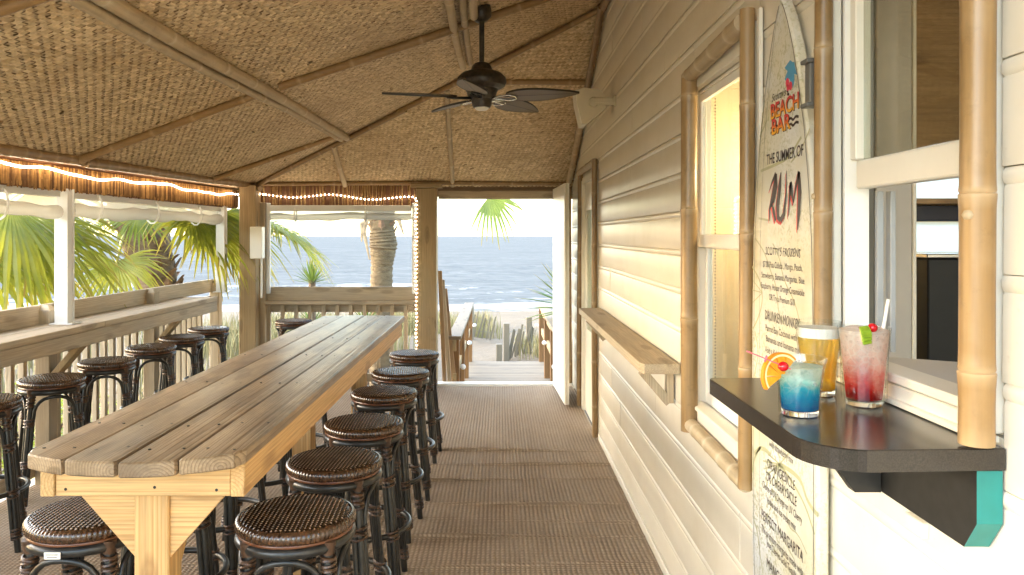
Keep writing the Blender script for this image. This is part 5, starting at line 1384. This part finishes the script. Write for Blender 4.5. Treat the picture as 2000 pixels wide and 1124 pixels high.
def palm_trunk(parent, pts, rs, seed, boots=None, mat='bark'):
    mb = MB(); g = random.Random(seed); P = [Vector(p) for p in pts]; out = []; ro = []
    for i in range(len(P)-1):
        for k in range(14):
            s = k/14; out.append(P[i].lerp(P[i+1], s)); ro.append((rs[i]+(rs[i+1]-rs[i])*s)*(1+.05*math.sin((i*14+k)*2.4)+g.uniform(-.025, .025)))
    out.append(P[-1]); ro.append(rs[-1]); obj('trunk', mb.tube(out, ro, 18), M[mat], parent, smooth=70)
    if boots:
        bm_ = MB(); z0, z1, num = boots
        for i in range(num):
            s = i/num; zz = z0+(z1-z0)*s; a = i*2.4; q = None
            for p, q2 in zip(P, P[1:]):
                if p.z <= zz <= q2.z: k = (zz-p.z)/(q2.z-p.z); q = p.lerp(q2, k); r_ = rs[0]
            if q is None: continue
            r_ = max(rs)*.80; d = Vector((math.cos(a), math.sin(a), 0)); tn = Vector((-d.y, d.x, 0)); ln = g.uniform(.10, .24)
            b0, b1 = q+d*r_*.75, q+d*(r_*1.02+.04+.07*g.random())+Vector((0, 0, ln)); w0, w1 = .085, g.uniform(.02, .045)
            bm_.add([b0-tn*w0, b0+d*.05, b0+tn*w0, b1-tn*w1, b1+d*.02, b1+tn*w1], [(0, 1, 4, 3), (1, 2, 5, 4), (3, 4, 5), (2, 1, 0)])
        obj('leaf_bases', bm_, M['boot'], parent, kind='stuff')
pA = thing('fan_palm', 'leaning fan palm with shaggy trunk just outside the side counter', 'palm tree', (-3.95, 9.0, -.95), 'fan palms')
palm_trunk(pA, [(-3.75, 8.9, -1.0), (-3.90, 8.95, .6), (-4.12, 9.0, 1.5), (-4.35, 9.05, 2.1)], [.17, .19, .27, .27], 1, (.5, 2.2, 75), 'bark')
cA = Vector((-4.3, 8.95, 1.75))
LA_ = [((-4.15, 8.3, 1.75), (375, 415), 7.9, .9, .75), ((-4.2, 8.5, 1.7), (432, 425), 8.3, .95, .85), ((-4.3, 8.6, 1.65), (228, 512), 7.6, .5, .62), ((-4.4, 8.8, 1.75), (200, 440), 8.8, .8, .55),
       ((-4.2, 8.9, 1.8), (405, 440), 7.9, 1.1, .7), ((-4.2, 8.9, 1.8), (270, 420), 8.1, .8, .5), ((-4.2, 8.9, 1.8), (440, 460), 8.8, 1.2, .75), ((-4.2, 8.9, 1.8), (520, 440), 9.2, .5, .85), ((-4.3, 9.0, 1.8), (470, 470), 9.0, .9, .6), ((-4.4, 9.2, 1.85), (545, 455), 9.6, .5, .8)]
for i, (b0, px, Y, dr, sz) in enumerate(LA_):
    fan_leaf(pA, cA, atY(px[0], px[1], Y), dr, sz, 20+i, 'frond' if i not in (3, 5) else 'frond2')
for i in range(7):
    a = i*.9; fan_leaf(pA, cA+Vector((0, 0, .3)), cA+Vector((1.0*math.cos(a), 1.0*math.sin(a), .9+.3*math.sin(i*2))), .3, .9, 40+i)
dl = MB(); g = random.Random(9)
for i in range(34):
    a = g.uniform(0, 6.28); p = cA+Vector((.18*math.cos(a), .18*math.sin(a), g.uniform(-.1, .25))); q = p+Vector((g.uniform(-.7, .5), g.uniform(-.5, .3), g.uniform(-.15, .35))); dl.tube([p, p.lerp(q, .5)+Vector((0, 0, .05)), q], [.018, .012, .004], 5)
obj('dry_stalks', dl, M['dryleaf'], pA, kind='stuff')
pB = thing('fan_palm', 'low fan palm with broad leaves at the left photo edge outside the counter', 'palm tree', (-4.9, 6.6, -.9), 'fan palms')
palm_trunk(pB, [(-5.0, 6.7, -1.0), (-4.95, 6.65, .6), (-4.9, 6.6, 1.9)], [.17, .18, .2], 2, (.6, 1.9, 30))
cB = Vector((-4.9, 6.6, 1.75))
for i, (px, Y, dr, sz) in enumerate((((20, 400), 5.9, 1.1, .95), ((70, 440), 6.2, .9, .8), ((-60, 470), 6.0, .8, .9), ((100, 400), 6.6, .9, .8), ((-30, 420), 6.4, 1.2, .9), ((40, 500), 6.3, 1.0, .55))):
    fan_leaf(pB, cB, atY(px[0], px[1], Y), dr, sz, 60+i, 'frond')
for i in range(5):
    a = 1+i*1.2; fan_leaf(pB, cB, cB+Vector((.9*math.cos(a), .9*math.sin(a), .8)), .3, .9, 70+i)
shade_palm = thing('fan_palm', 'fan palm added for shade outside the near bays of the side counter', 'palm tree', (-4.9, 1.7, -.9), 'fan palms')  # out of view, added to keep glare off the near wall
palm_trunk(shade_palm, [(-5.0, 1.8, -1.0), (-4.95, 1.75, .6), (-4.9, 1.7, 1.7)], [.17, .18, .2], 5, (.6, 1.7, 30))
cD = Vector((-4.9, 1.7, 1.6))
for i in range(15):
    a = i*2.4; e = -.5+1.3*(i % 5)/4; fan_leaf(shade_palm, cD, cD+Vector((.85*math.cos(a)*math.cos(e), .85*math.sin(a)*math.cos(e), .85*math.sin(e)-.1)), .5, .85, 110+i)
pC = thing('fan_palm', 'straight palm trunk standing in the sea view between the posts', 'palm tree', (-1.98, 13, -1.05), 'fan palms')
palm_trunk(pC, [(-2.0, 13, -1.1), (-2.0, 13, .5), (-1.985, 13, 1.1), (-1.96, 13, 1.45), (-1.985, 13, 1.72), (-1.99, 13, 2.3)], [.21, .195, .18, .235, .20, .24], 3, (1.62, 2.3, 26), 'mossy')
cC = Vector((-1.98, 13, 2.25))
hubs = [(-.55, 12.4, 2.75), (-3.4, 12.7, 2.9), (-2.6, 11.6, 3.1), (-1.2, 13.9, 3.1), (-2.9, 14, 3.0), (-1.5, 12.2, 3.4)]
for i, h in enumerate(hubs): fan_leaf(pC, cC, h, .5, .95, 80+i)
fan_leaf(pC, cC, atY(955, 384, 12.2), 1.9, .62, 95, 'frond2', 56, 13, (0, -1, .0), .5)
dl = MB()
for i, (x0, z0, x1, z1) in enumerate(((-2.2, 1.95, -2.17, 1.2), (-1.75, 1.9, -1.6, 1.62), (-2.15, 1.9, -2.3, 1.5))):
    dl.tube([(x0, 12.85, z0), ((x0+x1)/2-.08*(i != 1), 12.85, (z0+z1)/2+.1), (x1, 12.85, z1)], [.05, .04, .012], 6, ell=.4)
obj('dead_leaf_stub', dl, M['dryleaf'], pC)
# ------------------------------------------------------------------ sword leaved plants and shrubs
M['sword'] = leafy('sword_leaf', (.07, .13, .045), (.16, .22, .06), .3, .35)
def yucca(c, r, n, label, seed, stem=0.0, lo=-.2):
    c = Vector(c); g = random.Random(seed); t_ = thing('yucca', label, 'plant', (c.x, c.y, c.z-stem))
    mb = MB()
    for i in range(n):
        a = i*2.39996; e = R(lo*60+(90-lo*60)*(i/n)**.8); d = Vector((math.cos(a)*math.cos(e), math.sin(a)*math.cos(e), math.sin(e))); ln = r*g.uniform(.75, 1.05)
        tn = d.cross(Vector((0, 0, 1))); tn = tn.normalized() if tn.length > .01 else Vector((1, 0, 0)); nn = tn.cross(d)
        vs = []; cs = []
        for s, w in ((0, .5), (.3, 1), (.7, .7), (1, .04)):
            p = c+d*(ln*s)+Vector((0, 0, -.14*ln*s*s*math.cos(e))); hw_ = .022*w*(r/.55); vs += [p-tn*hw_, p-nn*hw_*.4, p+tn*hw_]; k = 1.0 if s < 1 else .1; cs += [k]*3
        fs = []
        for q in range(3): o = q*3; fs += [(o, o+1, o+4, o+3), (o+1, o+2, o+5, o+4)]
        mb.add(vs, fs, cs)
    obj('leaves', mb, M['sword'], t_, kind='stuff')
    if stem: obj('stem', MB().tube([c-Vector((0, 0, stem)), c+Vector((0, 0, .05))], [.06, .05], 8), M['bark'], t_)
yucca((.98, 9.9, .66), .82, 80, 'spiky yucca overhanging the right rail of the boardwalk', 1, 1.6)
yucca((-2.68, 11, .92), .40, 55, 'small spiky yucca top showing above the back railing', 2, 1.9, .1)
yucca((-2.72, 11.2, .30), .42, 40, 'low yucca behind the balusters of the back railing', 3, 1.3)
yucca((-2.0, 11.5, .28), .45, 40, 'low yucca behind the balusters near the palm trunk', 4, 1.3)
M['shrub'] = leafy('shrub_leaf', (.13, .20, .03), (.30, .36, .06), .5, .45)
def shrub(c, r, n, label, seed):
    g = random.Random(seed); c = Vector(c); t_ = thing('shrub', label, 'shrub', (c.x, c.y, c.z-r.z), 'shrubs outside the side railing'); mb = MB(); tw = MB()
    for i in range(14):
        d = Vector((g.uniform(-1, 1)*r.x, g.uniform(-1, 1)*r.y, g.uniform(-.2, 1)*r.z)); tw.tube([c-Vector((0, 0, r.z)), c+d*.4, c+d*.9], [.02, .012, .004], 5)
    for i in range(n):
        d = Vector((g.gauss(0, 1), g.gauss(0, 1), g.gauss(0, 1))).normalized(); q = g.random()**.4*(.8+.3*math.sin(d.x*5+seed)*math.sin(d.z*4+d.y*5))
        p = c+Vector((d.x*r.x, d.y*r.y, d.z*r.z))*q
        a = Vector((g.uniform(-1, 1), g.uniform(-1, 1), g.uniform(-.6, .8))).normalized(); b_ = a.cross(Vector((g.uniform(-1, 1), g.uniform(-1, 1), 1))).normalized(); l = g.uniform(.04, .085)
        mb.add([p, p+a*l*.5+b_*l*.22, p+a*l, p+a*l*.5-b_*l*.22], [(0, 1, 2, 3)])
    obj('foliage', mb, M['shrub'], t_, kind='stuff'); obj('twigs', tw, M['bark'], t_)
for i, (c, r, lb) in enumerate((((-4.0, 5.0, -.25), (.7, .9, .85), 'sunlit green shrub seen through the balusters at the left photo edge'), ((-4.1, 6.6, -.3), (.7, .8, .75), 'bright green shrub behind the stool nearest the middle counter brace'),
                                ((-4.2, 3.5, .3), (.8, .9, 1.25), 'tall shrub added for shade outside the nearest bay of the side railing'), ((-4.6, 8.0, -.4), (.8, .7, .6), 'green shrub at the foot of the leaning palm'), ((-4.1, 1.7, .3), (.85, 1.0, 1.3), 'tall shrub added for shade outside the near end of the side railing'),
      ((-4.1, -.1, .2), (.9, .9, 1.2), 'tall shrub added for shade outside the railing beside the camera'), ((-4.2, -1.7, .2), (.9, .9, 1.2), 'tall shrub added for shade outside the railing behind the camera'), ((-2.3, -3.3, .5), (1.0, .8, 1.5), 'tall shrub added for shade past the rear end of the deck, railing side'), ((-.5, -3.7, .5), (1.0, .8, 1.5), 'tall shrub added for shade past the rear end of the deck, wall side'))):
    shrub(c, Vector(r), 1500 if r[2] < 1 else 2600, lb, i+1)  # the tall ones are unseen, added to shade the near wall
# ------------------------------------------------------------------ dune grass, sand fences
M['dune'] = attr_mat('dune_grass_blades', (.26, .21, .10), (.20, .185, .07), .8, 10)
mb = MB(); g = random.Random(21)
def tuft(x, y, n, h, sp):
    for i in range(n):
        px, py = x+g.gauss(0, sp), y+g.gauss(0, sp); z = sand_z(px, py)-.03; a = g.uniform(0, 6.28); ln = h*g.uniform(.55, 1.1); b_ = g.uniform(.1, .5)
        d = Vector((math.cos(a), math.sin(a), 0)); t_ = Vector((-d.y, d.x, 0))*.010; p = Vector((px, py, z)); q = p+Vector((0, 0, ln*.6))+d*ln*b_*.3; e = p+Vector((0, 0, ln*.95))+d*ln*b_
        k = g.random(); mb.add([p-t_, p+t_, q-t_*.8, q+t_*.8, e], [(0, 1, 3, 2), (2, 3, 4)], [k]*5)
for i in range(60): tuft(-1.55+g.uniform(-2.4, .75), 25.5+g.uniform(-2.5, 4), 60, .78, .4)
for i in range(60): tuft(-3.6+g.uniform(-3.5, 1.4), 19+g.uniform(-4, 5), 40, .8, .4)
for i in range(22): tuft(1.0+g.uniform(-.45, 1.6), 18.3+g.uniform(-1.6, 3), 26, .6, .25)
for i in range(60): tuft(-7+g.uniform(-5, 3), 14+g.uniform(-5, 8), 36, .8, .5)
obj('dune_grass', mb, M['dune'], kind='stuff')
M['pick'] = wood('grey_picket_wood', (.17, .14, .095), (.10, .08, .055), 'Z', 30, .3)
def sandfence(name, pts, label, seed, h=.95, posts=()):
    g = random.Random(seed); t_ = thing('sand_fence', label, 'fence', (*pts[0], sand_z(*pts[0])), 'picket sand fences')
    for (a, c) in zip(pts, pts[1:]):
        a, c = Vector((*a, 0)), Vector((*c, 0)); Ln = (c-a).length; n = int(Ln/.115)
        for i in range(n):
            p = a.lerp(c, (i+.5)/n); z = sand_z(p.x, p.y); ln = g.uniform(-.05, .09)
            obj('picket', MB().beam((p.x-ln*.5, p.y, z-.15), (p.x+h*.5*g.uniform(.25, .55), p.y, z+h*g.uniform(.75, 1)), .045, .014, .002, up=(0, 1, 0)), M['pick'], t_)
        for zz in (.25, .6): obj('wire', MB().tube([(a.x, a.y, sand_z(a.x, a.y)+zz), (c.x, c.y, sand_z(c.x, c.y)+zz)], .006, 5), M['grey'], t_)
    for (x, y, hh) in posts: obj('post', MB().box((x, y, sand_z(x, y)+hh/2-.2), (.13, .13, hh+.4), .01), M['pick'], t_)
sandfence('s', [(.12, 17.0), (.72, 18.2)], 'leaning grey picket sand fence at the end of the boardwalk', 1, .72, ((.16, 17.0, .82), (.0, 16.6, .5), (.70, 18.0, .85)))
sandfence('s', [(-1.25, 22.0), (-.25, 22.5)], 'picket sand fence half lost in dune grass left of the path', 2, .8, ((-.78, 21.6, .95),))
